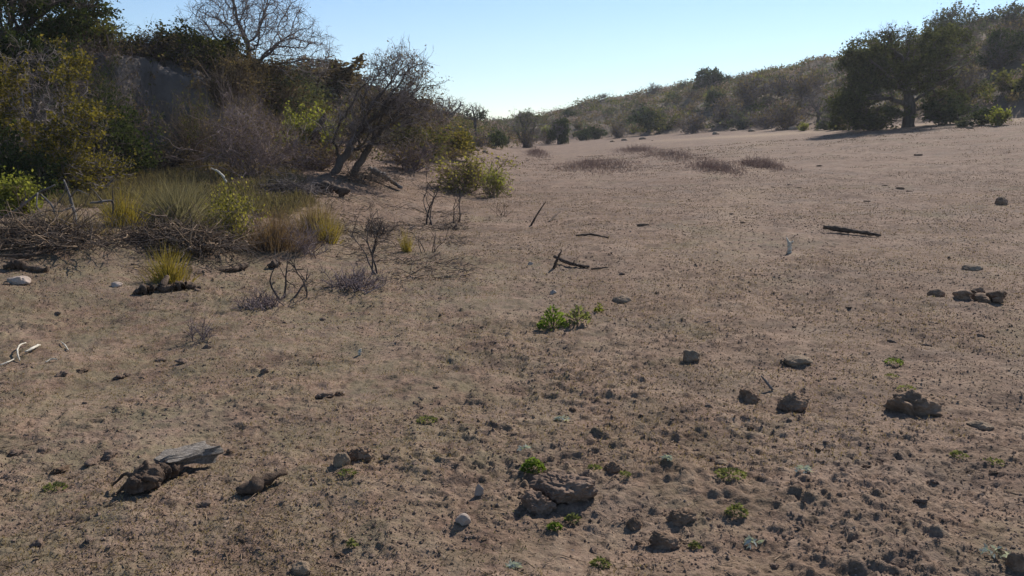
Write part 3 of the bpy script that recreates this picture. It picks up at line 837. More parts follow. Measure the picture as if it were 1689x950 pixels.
sapling('short brown stalky sapling near the yellow-green bush', 826, 355, 36, 36, 66, (9, 16, 20), tm='twig_brown', r=0.008)
for i, (lab, px, py, wp, hp, tm, n) in enumerate([
        ('low dark dry scrub between the two forked saplings', 582, 480, 110, 38, 'twig_purple', (60, 240, 420)),
        ('low dark dry scrub at the foot of the left forked sapling', 435, 510, 90, 32, 'twig_purple', (50, 200, 320)),
        ('dark brush heap on the slope behind the leaning sapling', 622, 385, 90, 30, 'twig_dark', (50, 180, 260)),
        ('dark brush heap under the thin sapling', 740, 377, 60, 18, 'twig_dark', (40, 120, 160)),
        ('grey twiggy low bush in front of the reddish grass', 505, 420, 90, 60, 'twig_purple', (40, 180, 360)),
        ('thin dry twiggy weed standing in the left foreground grass', 335, 560, 60, 55, 'twig_purple', (14, 60, 90))]):
    px_shrub('dry_scrub', lab, px, py, wp, hp, 70 + i, stemn=n, leaf=(0, 0), tm=tm, r=0.006)

# ------------------------------------------------------------------ grass clumps
def tuft_mesh(name, rng, n, h, base, lean, droop, wd, rows=4):
    P0 = np.zeros((n, 3)); rr = np.minimum(base * np.abs(rng.normal(0, 0.62, n)), base * 1.35); a = rng.uniform(0, 2 * math.pi, n)
    P0[:, 0] = rr * np.cos(a); P0[:, 1] = rr * np.sin(a); P0[:, 2] = -0.02
    D = nrm(np.stack([np.cos(a) * lean * rr / base, np.sin(a) * lean * rr / base, np.ones(n)], 1) + rng.normal(0, 0.16, (n, 3)))
    P = grow(P0, D, h * rng.uniform(0.25, 1.1, n) * np.exp(-0.5 * (rr / base) ** 2), rows, 0.09, -droop, rng)
    side = nrm(np.cross(P[:, -1] - P[:, 0], rng.normal(0, 1, (n, 3))))
    t = np.linspace(1, 0.08, rows + 1)[None, :, None]
    A = P - side[:, None] * wd * 0.5 * t; B = P + side[:, None] * wd * 0.5 * t
    V = np.stack([A, B], 2)
    idx = np.arange(n * (rows + 1) * 2).reshape(n, rows + 1, 2)
    F = np.stack([idx[:, :-1, 0], idx[:, :-1, 1], idx[:, 1:, 1], idx[:, 1:, 0]], -1).reshape(-1, 4)
    return mk(name, V.reshape(-1, 3), F, False)

def px_tuft(name, label, px, py, wpx, hpx, seed, mat, n, lean=0.5, droop=0.06, wd=0.006, basef=0.28, Y=None, group=None, cat='grass clump', depth=1.0):
    x, y, z = spot(px, py) if Y is None else at_depth(px, Y)
    s = y / FPX
    rng = np.random.default_rng(seed)
    me = tuft_mesh(name, rng, n, hpx * s, wpx * s * basef, lean, droop, wd)
    V = np.empty(len(me.vertices) * 3, np.float32); me.vertices.foreach_get('co', V); V = V.reshape(-1, 3)
    ex = np.percentile(V[:, 0], 98) - np.percentile(V[:, 0], 2); ez = np.percentile(V[:, 2], 99)
    o = obj(name, me, mat)
    o.location = (x, y, z); o.scale = (wpx * s / ex, depth * wpx * s / ex, hpx * s / ez)
    return tag(o, label, cat, group)

px_tuft('grass_clump', 'yellow straw clump alone on the ground beside the dark fallen wood', 279, 463, 72, 62, 81, M['grass_yellow'], 420, 0.45, 0.05, 0.007)
px_tuft('grass_clump', 'narrow upright straw tuft between the saplings', 670, 416, 24, 44, 82, M['grass_yellow'], 130, 0.3, 0.03, 0.007)
px_tuft('tall_grass_clump', 'widest arching straw-green grass clump above the brush heap', 295, 368, 150, 78, 83, M['grass_straw'], 1500, 0.95, 0.16, 0.008)
px_tuft('tall_grass_clump', 'reddish dry grass mass right of the leafy green shrub', 455, 410, 125, 68, 84, M['grass_red'], 1100, 0.9, 0.12, 0.007, 0.36)
px_tuft('tall_grass_clump', 'straw-coloured grass on the slope right of the reddish grass', 520, 385, 90, 60, 85, M['grass_tan'], 800, 0.5, 0.06, 0.008, 0.36)
px_tuft('tall_grass_clump', 'yellowish grass clump behind the fallen branches', 205, 372, 75, 62, 86, M['grass_yellow'], 520, 0.5, 0.08, 0.007)
px_tuft('tall_grass_clump', 'dry tan grass among the dead branches at left', 100, 385, 150, 45, 87, M['grass_tan'], 800, 0.5, 0.08, 0.007, 0.4)
px_tuft('tall_grass_clump', 'yellow-green grass tuft at the right edge of the reddish grass', 540, 400, 50, 52, 88, M['grass_yellow'], 260, 0.5, 0.07, 0.007)
# patches of reddish dry weeds on the far field
for i, (lab, px, py, wp, hp, n) in enumerate([
        ('widest patch of mauve dry weeds in the middle of the far field', 985, 288, 125, 26, 1500),
        ('patch of mauve dry weeds behind and right of the widest patch', 1112, 274, 62, 30, 800),
        ('patch of dry weeds right of the middle of the far field', 1180, 292, 60, 26, 600),
        ('small patch of dry weeds at the right end of the row of patches', 1252, 284, 40, 22, 380),
        ('thin patch of dry weeds behind the row of patches', 1050, 256, 60, 14, 380),
        ('small dry weed patch beside the left bank path', 885, 262, 34, 16, 240)]):
    rs = np.random.default_rng(90 + i); n = max(int(n * 0.30), 260)
    x0, y0, z0 = spot(px, py - hp * 0.5); yn = spot(px, py)[1]; yf = spot(px, py - hp)[1]
    rx = wp * y0 / FPX * 0.6; ry = max((yf - yn) * 0.42, rx * 0.5); k = n * 3
    q = rs.normal(0, 0.62, (k, 2)); X = x0 + q[:, 0] * rx; Y = y0 + q[:, 1] * ry
    P0 = np.stack([X - x0, Y - y0, ground_z(X, Y) - z0], 1)
    hh = 0.55 * rs.uniform(0.3, 1.0, k) * np.exp(-0.35 * (q ** 2).sum(1) * 4)
    P = grow(P0, nrm(rs.normal(0, 0.55, (k, 3)) + np.array([0, 0, 1.0])), hh, 3, 0.25, -0.03, rs)
    b = Bag().add(*tubes(P, taper(k, 4, 0.006, 0.003), 3, rs))
    C = P.reshape(-1, 3)[rs.integers(0, k * 4, k * 2)] + rs.normal(0, 0.03, (k * 2, 3)); C[:, 2] = np.maximum(C[:, 2], P0[:, 2].min())
    b.add(*leaf_quads(C, 0.02, rs, 2.0))
    o = obj('weed_patch', b.mesh('weed_patch', False), M['weed_mauve']); o.location = (x0, y0, z0)
    tag(o, lab, 'weed patch', 'dry weed patches on the far field')

# ------------------------------------------------------------------ rocks, clods
def px_rock(name, label, px, py, wpx, hpx, seed, mat, rough=0.35, facet=0.0, layer=0.0, fine=0.06, deep=0.8, cat='rock', group=None, rot=0.0, sub=5, sink=0.36):
    x, y, z = spot(px, py); s = math.hypot(x, y) / FPX
    w_ = wpx * s; h_ = hpx * s
    me = rock_mesh(name, (w_, w_ * deep, h_ * 1.35), seed, rough, sub, facet, layer, fine)
    o = obj(name, me, mat)
    o.location = (x, y + w_ * deep * 0.4, z + h_ * (0.5 - sink) * 0.9); o.rotation_euler = (0, 0, rot)
    return tag(o, label, cat, group)

R_ = px_rock
R_('rough_rock', 'largest dark crumbly rock on the right foreground with a craggy top', 1516, 684, 84, 46, 1, M['clod_dark'], 0.4, 0.9, 0.10, 0.16)
R_('rough_rock', 'dark rounded rock left of the largest crumbly one', 1314, 674, 52, 36, 2, M['clod_dark'], 0.4, 0.95, 0.05, 0.14)
R_('rough_rock', 'dark flat-topped rock with a thin stick beside it', 1240, 663, 44, 27, 3, M['clod_dark'], 0.4, 0.95, 0.08, 0.14)
R_('flat_stone', 'flat pale layered stone behind the dark rock trio', 1320, 606, 50, 17, 4, M['stone_grey'], 0.35, 0.6, 0.12)
R_('rough_rock', 'grey stone with a pale top right of centre', 1144, 597, 40, 22, 5, M['stone_grey'], 0.35, 0.7, 0.0)
R_('flat_stone', 'low pale stone beyond the leafy green weed', 1028, 497, 36, 14, 6, M['stone_grey'], 0.35, 0.5, 0.0)
R_('round_stone', 'smooth dark round stone left of the dung heap', 1549, 491, 28, 15, 7, M['clod_dark'], 0.15, 0.2, 0, 0.02)
R_('earth_clod', 'largest sunlit earth clod in the near foreground', 932, 838, 122, 58, 8, M['clod'], 0.45, 0.7, 0.0, 0.11, cat='clod', sub=6, rot=-0.25)
R_('earth_clod', 'smaller earth clod leaning against the front of the largest clod', 889, 850, 72, 42, 9, M['clod'], 0.45, 0.7, 0.0, 0.11, cat='clod', sub=6, rot=-0.3)
R_('angular_stone', 'pale pink angular stone near the bottom centre', 763, 875, 30, 24, 10, M['stone_pale'], 0.18, 0.9, 0, 0.02, sub=4)
R_('stone_flake', 'thin pale stone flake standing on edge left of the big clods', 790, 820, 18, 28, 11, M['stone_pale'], 0.2, 0.8, 0, 0.02, 0.4, sub=4)
R_('rough_rock', 'dark stone at the left end of a crumbly heap', 562, 785, 32, 30, 12, M['stone_grey'], 0.3, 0.5, 0, 0.05)
R_('crumbly_clod', 'dark crumbly heap right of a dark stone at lower left of centre', 592, 774, 40, 24, 13, M['clod_dark'], 0.6, 0.1, 0, 0.16, cat='clod')
R_('rough_rock', 'dark rock with grey top near the bottom right of centre', 1104, 902, 62, 30, 14, M['clod_dark'], 0.5, 0.9, 0, 0.14)
R_('crumbly_clod', 'black crumbly lump between the big clods and the dark rock', 1047, 867, 26, 24, 15, M['clod_dark'], 0.5, 0.1, 0, 0.14, cat='clod')
R_('rough_rock', 'grey broken stone cut by the bottom edge', 495, 950, 44, 24, 16, M['stone_grey'], 0.35, 0.7, 0, 0.05)
R_('pale_stone', 'pale flat stone at the left edge below the dead branches', 22, 472, 38, 16, 17, M['stone_pale'], 0.3, 0.7, 0, 0.04)
R_('pale_stone', 'small pale stone left of the yellow straw clump', 190, 476, 20, 10, 18, M['stone_pale'], 0.3, 0.7, 0, 0.04, sub=4)
R_('pale_stone', 'small pale stone close to the cross-shaped stick', 875, 439, 12, 8, 19, M['stone_pale'], 0.3, 0.7, 0, 0.04, sub=4)
R_('pale_stone', 'small pale stone just behind the leafy green weed', 912, 487, 13, 9, 20, M['stone_pale'], 0.3, 0.7, 0, 0.04, sub=4)
R_('dark_stone', 'dark stone alone at the right edge of the field', 1655, 336, 22, 14, 21, M['clod_dark'], 0.3, 0.5, 0, 0.05)
R_('flat_stone', 'grey flat stone right of the dark log', 1612, 446, 34, 10, 22, M['stone_grey'], 0.3, 0.7, 0, 0.04)
R_('flat_stone', 'long flat grey stone at the right edge below the largest rock', 1625, 707, 42, 14, 23, M['stone_grey'], 0.3, 0.6, 0, 0.05)
R_('earth_clod', 'grey flat clod left of a low green weed patch at right', 1192, 768, 28, 14, 24, M['stone_grey'], 0.3, 0.6, 0, 0.05, cat='clod')
R_('crumbly_clod', 'crumbly clod with grassy roots right of the black lump', 1128, 866, 48, 22, 25, M['clod_dark'], 0.6, 0.1, 0, 0.14, cat='clod')
R_('earth_clod', 'dark sod clod behind the big clods', 1010, 786, 30, 20, 26, M['clod_dark'], 0.5, 0.1, 0, 0.14, cat='clod')
R_('earth_clod', 'dark square clod cut by the right edge near the bottom', 1685, 944, 34, 34, 27, M['clod_dark'], 0.35, 0.6, 0, 0.06, cat='clod')

# dung heap: crumbly lumps that sit together
hx, hy, hz = spot(1625, 500)
bag = Bag(); rg = np.random.default_rng(5)
for k in range(16):
    me = rock_mesh('lump', (0.13, 0.12, 0.09), 60 + k, 0.5, 3, 0, 0, 0.12)
    V = np.empty(len(me.vertices) * 3, np.float32); me.vertices.foreach_get('co', V); V = V.reshape(-1, 3)
    F = np.array([p.vertices[:] for p in me.polygons]); bpy.data.meshes.remove(me)
    bag.add(V * rg.uniform(0.5, 1.15) + np.array([rg.normal(0, 0.13), rg.normal(0, 0.07), rg.uniform(0.0, 0.07)]), F)
o = obj('dung_heap', bag.mesh('dung_heap'), M['clod_dark']); o.location = (hx, hy + 0.1, hz)
tag(o, 'black crumbly dung heap right of the smooth round stone', 'dung heap')

# dark field stones far off
fs = [rock_mesh('field_stone', (1, 0.9, 0.6), 200 + k, 0.3, 3, 0.5, 0, 0.05) for k in range(4)]
for k, (px, py, wp) in enumerate([(1352, 275, 13), (1275, 308, 10), (1303, 305, 12), (1318, 310, 11), (1430, 332, 16), (1242, 272, 6), (1137, 330, 8), (1076, 232, 5), (1500, 315, 14), (1485, 312, 18), (1460, 308, 14), (1207, 352, 12), (980, 362, 9), (1062, 372, 30), (1225, 368, 12), (1292, 498, 10), (1205, 515, 10), (1400, 510, 14), (1490, 545, 12), (1310, 540, 12), (870, 265, 8), (1515, 256, 20), (1090, 385, 12)]):
    x, y, z = spot(px, py); s = math.hypot(x, y) / FPX
    o = obj('field_stone', fs[k % 4], M['clod_dark'])
    wp *= 0.8; o.location = (x, y, z + 0.05 * wp * s); o.scale = (wp * s, wp * s, wp * s * 0.7); o.rotation_euler = (0, 0, k * 1.7)
    tag(o, 'small dark stone lying on the open field beyond the foreground', 'stone', 'small dark stones on the open field')

# loose clods of the foreground
cl = [rock_mesh('dirt_clod', (1, 0.85, 0.75), 300 + k, 0.8, 4, 0.5, 0, 0.16) for k in range(8)]
rg = np.random.default_rng(21)
named_clods = [(382, 744, 22), (490, 742, 18), (503, 696, 14), (945, 680, 24), (150, 768, 44), (175, 760, 34), (90, 780, 38), (20, 755, 36), (530, 655, 40), (560, 650, 28), (640, 770, 26), (700, 800, 18), (120, 785, 20), (65, 752, 26), (1350, 745, 20), (1430, 775, 20), (1480, 610, 20), (1530, 570, 26), (1475, 570, 26), (1620, 560, 22), (330, 840, 34), (300, 600, 26), (260, 592, 22), (340, 575, 18), (210, 615, 20), (130, 615, 30), (100, 625, 26), (1110, 700, 24), (1060, 690, 20), (1170, 680, 22), (1195, 740, 26), (1240, 705, 26), (1150, 740, 22), (780, 890, 26), (800, 893, 20), (1500, 820, 26), (1520, 835, 30), (1540, 800, 24), (1640, 780, 22), (1385, 830, 22), (1280, 930, 26), (1420, 905, 22), (1320, 880, 20), (980, 905, 28), (1000, 930, 22), (560, 920, 20), (330, 880, 20), (60, 900, 26), (150, 905, 22), (250, 930, 24), (400, 900, 22), (660, 905, 18), (720, 640, 16), (760, 700, 14), (600, 720, 14), (455, 690, 12), (270, 690, 14), (860, 640, 16), (1030, 640, 14)]
pts = [(spot(a, b), c * (0.72 if a > 1000 else 0.88)) for a, b, c in named_clods]
for k in range(40):
    yy = 2.9 + 9.5 * rg.uniform(0, 1) ** 1.5
    xx = rg.uniform(-0.62, 0.62) * yy
    pts.append(((xx, yy, float(ground_z(xx, yy))), rg.uniform(9, 20) * min(1.0, 4.0 / yy + 0.25)))
for k, ((x, y, z), wp) in enumerate(pts):
    s = math.hypot(x, y) / FPX
    o = obj('dirt_clod', cl[k % 8], M['clod'] if rg.uniform() < 0.45 else M['clod_dark'])
    if o.data.materials and k >= 8:
        o.material_slots[0].link = 'OBJECT'; o.material_slots[0].material = M['clod'] if rg.uniform() < 0.72 else M['clod_dark']
    a = wp * s
    o.location = (x, y + a * 0.3, z + 0.0 * a); o.scale = (a, a * rg.uniform(0.6, 1.1), a * rg.uniform(0.5, 0.9)); o.rotation_euler = (rg.uniform(-.4, .4), rg.uniform(-.4, .4), rg.uniform(0, 6.28))
    tag(o, 'small brown crumbly earth clod lying loose on the foreground soil', 'clod', 'loose earth clods on the foreground soil')

# broken stones along the foot of the far hill
bs = [rock_mesh('hill_boulder', (1, 0.9, 0.7), 400 + k, 0.3, 3, 0.7, 0.08, 0.05) for k in range(4)]
for k, (px, py, wp) in enumerate([(1310, 214, 30), (1335, 208, 28), (1355, 212, 24), (1285, 214, 20), (1240, 217, 22), (1180, 222, 26), (1210, 216, 20), (1030, 232, 22), (1010, 234, 18), (1060, 230, 20), (800, 252, 22), (820, 262, 20), (785, 248, 24), (838, 268, 16), (1445, 210, 20), (1630, 208, 20), (1600, 212, 18)]):
    x, y, z = spot(px, py); s = math.hypot(x, y) / FPX
    wp *= 0.75; o = obj('hill_boulder', bs[k % 4], M['stone_grey'])
    o.location = (x, y, z + 0.02 * wp * s); o.scale = (wp * s, wp * s * 0.8, wp * s * 0.65); o.rotation_euler = (0, 0, k * 2.1)
    tag(o, 'grey broken boulder half buried at the foot of the hills', 'boulder', 'boulders along the foot of the hills')

# ------------------------------------------------------------------ dead wood
def limb(name, pts, radii, k, rng, wob=0.15, sub=5):
    pts = np.array(pts, float); radii = np.array(radii, float)
    t = np.linspace(0, len(pts) - 1, (len(pts) - 1) * sub + 1)
    P = np.stack([np.interp(t, np.arange(len(pts)), pts[:, i]) for i in range(3)], 1)
    for _ in range(2):
        P[1:-1] = (P[:-2] + 2 * P[1:-1] + P[2:]) / 4
    R = np.interp(t, np.arange(len(pts)), radii) * (1 + rng.normal(0, wob, len(t)))
    P = P + rng.normal(0, 0.12, P.shape) * R[:, None]
    # close the two ends
    P = np.concatenate([P[:1] , P, P[-1:]]); R = np.concatenate([[R[0] * 0.05], R, [R[-1] * 0.05]])
    P[0] += (P[1] - P[2]) * 0.02; P[-1] += (P[-2] - P[-3]) * 0.02
    V, F = tubes(P[None], R[None], k, rng)
    f = 0.9 / max(float(np.mean(R)), 1e-4); a = 0.45 * float(np.mean(R))
    V = V + a * np.stack([vn3(V * f + 11.0 * q, 40 + q) + 0.6 * vn3(V * f * 2.7 + 5.0 * q, 50 + q) for q in range(3)], 1)
    return V, F

def g3(px, py, up=0.0):
    """point on the ground under pixel, lifted"""
    x, y, z = spot(px, py)
    return np.array([x, y, z + up])

rg = np.random.default_rng(31)
# weathered stump with its roots
o0 = g3(262, 800)
t = thing('dead_stump', 'weathered grey stump with split pale top and knotted dark roots', 'stump', o0)
a = g3(268, 792, 0.07) - o0; b = g3(345, 762, 0.075) - o0
bag = Bag()
d = nrm(b - a); side = nrm(np.cross(d, [0, 0, 1])); upv = np.cross(side, d)
n1, n2 = 46, 40
u = np.linspace(0, 1, n1)[:, None]; th = np.linspace(0, 2 * math.pi, n2, endpoint=False)[None, :]
L_ = np.linalg.norm(b - a)
wdt = 0.050 * (0.75 + 0.5 * u) * (1 + 0.10 * np.sin(u * 9))
groove = 1 + 0.14 * np.sin(th * 5 + 1.0) + 0.08 * np.sin(th * 11 + u * 3)
Cx = a[None, None] + (b - a)[None, None] * (u[..., None] + 0.10 * (np.cos(th * 2 + 0.5) * u)[..., None])
V = Cx + side[None, None] * (wdt * groove * np.cos(th) * 1.15)[..., None] + upv[None, None] * (wdt * groove * np.sin(th) * 0.62)[..., None]
idx = np.arange(n1 * n2).reshape(n1, n2)
F = np.stack([idx[:-1], np.roll(idx[:-1], -1, 1), np.roll(idx[1:], -1, 1), idx[1:]], -1).reshape(-1, 4)
bag.add(V.reshape(-1, 3), F)
for row, c in ((0, V[0].mean(0)), (n1 - 1, V[-1].mean(0))):
    ring = V[row]; bag.add(np.concatenate([ring, c[None]]), np.stack([np.arange(n2), np.roll(np.arange(n2), -1), np.full(n2, n2)], 1))
W = np.concatenate(bag.V); Wq = np.stack([W @ d * 6, W @ side * 34, W @ upv * 34], 1)
W = W + 0.030 * np.stack([vn3(Wq + 9 * q, 60 + q) for q in range(3)], 1) + 0.012 * np.stack([vn3(Wq * 2.6 + 9 * q, 70 + q) for q in range(3)], 1)
bag.V = [W]; bag.F = [np.concatenate(bag.F)]
obj('split_trunk', bag.mesh('split_trunk', False), M['wood_pale'], t)
bag = Bag()
for k in range(7):
    c = (g3(225 + 11 * k, 822 - 6 * k, 0.04) - o0)
    me = rock_mesh('knot', (0.12, 0.10, 0.13), 500 + k, 0.6, 4, 0, 0, 0.13)
    W = np.empty(len(me.vertices) * 3, np.float32); me.vertices.foreach_get('co', W); W = W.reshape(-1, 3)
    Fk = np.array([p.vertices[:] for p in me.polygons]); bpy.data.meshes.remove(me)
    bag.add(W * (0.75 + 0.12 * (k % 3)) * (1.0 if k < 4 else 0.8) + c, Fk)
for k in range(9):
    s0 = g3(rg.uniform(225, 280), rg.uniform(795, 820), 0.06) - o0
    ang = rg.uniform(2.2, 5.2)
    e0 = s0 + np.array([math.cos(ang) * 0.14, math.sin(ang) * 0.10, -0.05])
    m0 = (s0 + e0) / 2 + np.array([0, 0, 0.04])
    bag.add(*limb('r', [s0, m0, e0], [0.014, 0.010, 0.004], 6, rg))
obj('roots', bag.mesh('roots'), M['wood_dark'], t)
# slab of dark bark near it
p = [g3(392, 822, 0.015), g3(425, 816, 0.035), g3(468, 800, 0.04)]
V, F = limb('s', p, [0.012, 0.034, 0.016], 10, rg, 0.2)
c = V.mean(0)
o = obj('bark_slab', mk('bark_slab', V - c, F), M['wood_dark']); o.location = c
tag(o, 'dark curled bark slab lying right of the weathered stump', 'bark')
# field log
def log(name, label, p, radii, mat, k=10, cat='log', extra=()):
    bag = Bag(); c = np.mean(p, 0)
    bag.add(*limb('l', np.array(p) - c, radii, k, rg, 0.22 if name == 'fallen_wood' else 0.08, 9 if name == 'fallen_wood' else 5))
    for pp, rr in extra:
        bag.add(*limb('l', np.array(pp) - c, rr, 7, rg, 0.08))
    o = obj(name, bag.mesh(name), mat); o.location = c
    return tag(o, label, cat)
log('fallen_log', 'dark crooked log lying alone on the open field', [g3(1358, 382, .09), g3(1375, 382, .07), g3(1405, 385, .05), g3(1430, 388, .04), g3(1452, 391, .03)], [0.03, 0.042, 0.034, 0.03, 0.018], M['wood_dark'], 12)
s_ = spot(940, 440)[1] / FPX
log('cross_stick', 'dark knobbly stick with an upright stub forming a cross', [g3(914, 436, .08), g3(935, 440, .045), g3(958, 444, .03), g3(972, 443, .025)], [0.022, 0.024, 0.02, 0.012], M['wood_dark'], 8, 'stick',
    [([g3(913, 445, -.01), g3(918, 444, .09), g3(926, 444, .2)], [0.016, 0.018, 0.006]), ([g3(945, 444, .03), g3(947, 444, .10)], [0.010, 0.004])])
log('dry_stick', 'thin dark stick lying just right of the cross-shaped stick', [g3(975, 447, .02), g3(990, 446, .03), g3(1004, 444, .02)], [0.012, 0.014, 0.006], M['wood_dark'], 7, 'stick')
log('dry_stick', 'long thin stick lying flat beyond the cross-shaped stick', [g3(950, 393, .02), g3(975, 392, .03), g3(1004, 393, .02)], [0.012, 0.02, 0.010], M['wood_dark'], 7, 'stick')
x_, y_, z_ = spot(875, 372)
log('dry_stick', 'thin bare stick poking up at a slant right of the yellow-green bush', [(x_, y_, z_ - .02), (x_ + .12, y_, z_ + .2), (x_ + .26, y_ + .05, z_ + .40)], [0.02, 0.016, 0.006], M['wood_dark'], 7, 'stick')
log('dry_stick', 'short slanted stick right of the poking one', [g3(905, 366, .0), g3(915, 362, .08), g3(926, 358, .14)], [0.016, 0.018, 0.008], M['wood_dark'], 7, 'stick')
x_, y_, z_ = spot(1265, 648)
log('dry_stick', 'reddish stick slanting beside the flat-topped dark rock', [(x_ + .03, y_ - .02, z_), (x_ - .0, y_, z_ + .04), (x_ - .03, y_ + .04, z_ + .075)], [0.008, 0.009, 0.005], M['bark_grey'], 7, 'stick')
x_, y_, z_ = spot(1302, 417)
log('bleached_fork', 'short white forked stick standing on the field', [(x_, y_, z_ - .02), (x_ + .0, y_, z_ + .08), (x_ - .01, y_, z_ + .14)], [0.026, 0.030, 0.022], M['bone'], 9, 'stick',
    [([(x_ - .01, y_, z_ + .12), (x_ - .05, y_, z_ + .2)], [0.02, 0.007]), ([(x_, y_, z_ + .12), (x_ + .045, y_, z_ + .15)], [0.016, 0.007])])
log('fallen_wood', 'dark rotten fallen wood in front of the yellow straw clump', [g3(222, 491, .01), g3(238, 489, .05), g3(258, 485, .03), g3(285, 485, .03), g3(308, 481, .05), g3(330, 478, .02)], [0.02, 0.055, 0.022, 0.034, 0.042, 0.014], M['wood_dark'], 12, 'log',
    [([g3(268, 484, .05), g3(278, 478, .12)], [0.04, 0.02])])
log('fallen_wood', 'dark fallen trunk on the slope below the leaning tree', [g3(522, 318, .12), g3(548, 322, .15), g3(575, 326, .10)], [0.07, 0.11, 0.06], M['wood_dark'], 12, 'log')
log('fallen_wood', 'grey exposed root running down from the leaning tree', [g3(610, 292, .2), g3(635, 302, .16), g3(662, 314, .06)], [0.07, 0.06, 0.03], M['bark_grey'], 9, 'root')
log('fallen_wood', 'long thin dead branch lying at the left edge', [g3(0, 428, .04), g3(45, 430, .05), g3(95, 420, .06)], [0.016, 0.024, 0.012], M['wood_dark'], 7, 'branch')
log('fallen_wood', 'dark lumpy wood lying at the left edge below the dead branches', [g3(8, 442, .01), g3(28, 443, .05), g3(48, 446, .02), g3(78, 449, .03)], [0.018, 0.05, 0.024, 0.04], M['wood_dark'], 12, 'log')
log('fallen_wood', 'dark thin wood lying right of the yellow straw clump', [g3(362, 447, .01), g3(385, 449, .02), g3(408, 444, .05)], [0.015, 0.022, 0.04], M['wood_dark'], 8, 'log')
log('fallen_wood', 'small dark branch piece on the slope left of the forked sapling', [g3(443, 443, .02), g3(452, 444, .05), g3(464, 441, .03)], [0.02, 0.04, 0.02], M['wood_dark'], 7, 'branch')
# upright dark snag in the green shrub
y_ = 22.4
log('tree_snag', 'dark broken snag sticking out of the yellow-green leafy shrub', [P3(515, 262, y_), P3(522, 235, y_), P3(532, 212, y_), P3(543, 188, y_)], [0.13, 0.11, 0.09, 0.06], M['wood_dark'], 9, 'snag')
# grey snag branch seen at the left edge
y_ = 14.0
log('dead_branch', 'pale grey dead branch with an upturned tip at the left edge', [P3(-25, 255, y_), P3(0, 246, y_), P3(25, 236, y_), P3(34, 226, y_)], [0.025, 0.022, 0.018, 0.008], M['bark_grey'], 8, 'branch')
y_ = 15.0
log('curved_branch', 'white curved dead branch above the leafy green shrub', [P3(352, 277, y_), P3(363, 282, y_), P3(372, 291, y_), P3(376, 301, y_)], [0.010, 0.020, 0.022, 0.014], M['bone'], 8, 'branch')
# dead branches standing and fallen at left
Y0 = 10.0
def P4(px, py, dy=0.0): return P3(px, py, Y0 + dy)
dead = [
    ('tall grey dead branch curving up in the left tangle', [(122, 396), (124, 360), (118, 325), (110, 297)], [.02, .026, .022, .012], [[(122, 340), (100, 350), (72, 345)], [(118, 325), (130, 312), (150, 322)]]),
    ('grey dead branch bowing left beside the tall one', [(102, 385), (92, 362), (88, 340), (70, 320)], [.018, .024, .02, .01], [[(88, 345), (110, 318), (112, 300)], [(92, 362), (70, 355), (50, 352)]]),
    ('dead forked branch with an upright prong right of the tall one', [(150, 335), (170, 332), (188, 330), (186, 352)], [.014, .02, .018, .014], [[(188, 330), (188, 318), (190, 305)], [(170, 332), (160, 318), (152, 308)]]),
    ('dead branch sloping up right from the left edge', [(0, 360), (30, 345), (65, 318), (95, 305)], [.012, .02, .018, .01], [[(30, 345), (45, 325), (44, 312)], [(65, 318), (60, 340), (70, 352)]]),
    ('low crooked dead branch at the foot of the left tangle', [(5, 385), (45, 378), (85, 388), (128, 384)], [.02, .028, .022, .012], [[(45, 378), (60, 365), (64, 352)], [(85, 388), (95, 398), (100, 402)]]),
    ('short dead branch end lying beside the brush heap', [(150, 392), (168, 388), (182, 394), (205, 398)], [.016, .022, .018, .01], [[(168, 388), (176, 378), (176, 372)]])]
for k, (lab, main, rad, subs) in enumerate(dead):
    dy = 0.25 * k - 0.6
    log('dead_branch', lab, [P4(a_, b_, dy + 0.1 * i) for i, (a_, b_) in enumerate(main)], [q_ * 0.7 for q_ in rad], M['bark_grey'], 7, 'branch',
        [([P4(a_, b_, dy + 0.1 - 0.12 * i) for i, (a_, b_) in enumerate(q)], [.009, .007, .003]) for q in subs])

# twig brush heaps
def brush(label, px, py, wpx, hpx, n, seed, mats, Y=None):
    rng = np.random.default_rng(seed)
    x, y, z = spot(px, py) if Y is None else at_depth(px, Y)
    s = y / FPX; W = wpx * s * 0.5; Hh = hpx * s
    q = rng.normal(0, 0.5, (n, 2)); P = np.stack([q[:, 0] * W, q[:, 1] * W * 0.6, np.abs(rng.normal(0, 0.4, n)) * Hh * np.exp(-(q ** 2).sum(1))], 1)
    ang = rng.uniform(0, 6.28, n)
    D = np.stack([np.cos(ang), np.sin(ang), rng.normal(0.1, 0.3, n)], 1)
    L = grow(P, nrm(D), rng.uniform(0.05, 0.55, n), 4, 0.28, -0.03, rng)
    t = thing('brush_heap', label, 'brush heap', (x, y, z))
    half = n // 2
    obj('twigs', Bag().add(*tubes(L[:half], taper(half, 5, rng.uniform(.002, .006, half), .0015), 4, rng)).mesh('twigs'), mats[0], t)
    obj('sticks', Bag().add(*tubes(L[half:], taper(n - half, 5, rng.uniform(.003, .008, n - half) * (1 + 1.2 * (rng.uniform(0, 1, n - half) > 0.93)), .002), 5, rng)).mesh('sticks'), mats[1], t)
    return t
brush('dark heap of fallen twigs and sticks behind the yellow straw clump', 285, 405, 185, 42, 1500, 1, (M['twig_dark'], M['twig_brown']))
brush('brown heap of dead sticks under the dead branches at left', 60, 402, 230, 45, 1500, 2, (M['twig_dark'], M['twig_brown']))
brush('grey heap of dead twigs at the foot of the purple-grey shrub', 470, 318, 120, 30, 700, 3, (M['twig_grey'], M['twig_dark']))
brush('brown twig heap under the leaning tree roots', 600, 300, 110, 30, 600, 4, (M['twig_dark'], M['twig_brown']))

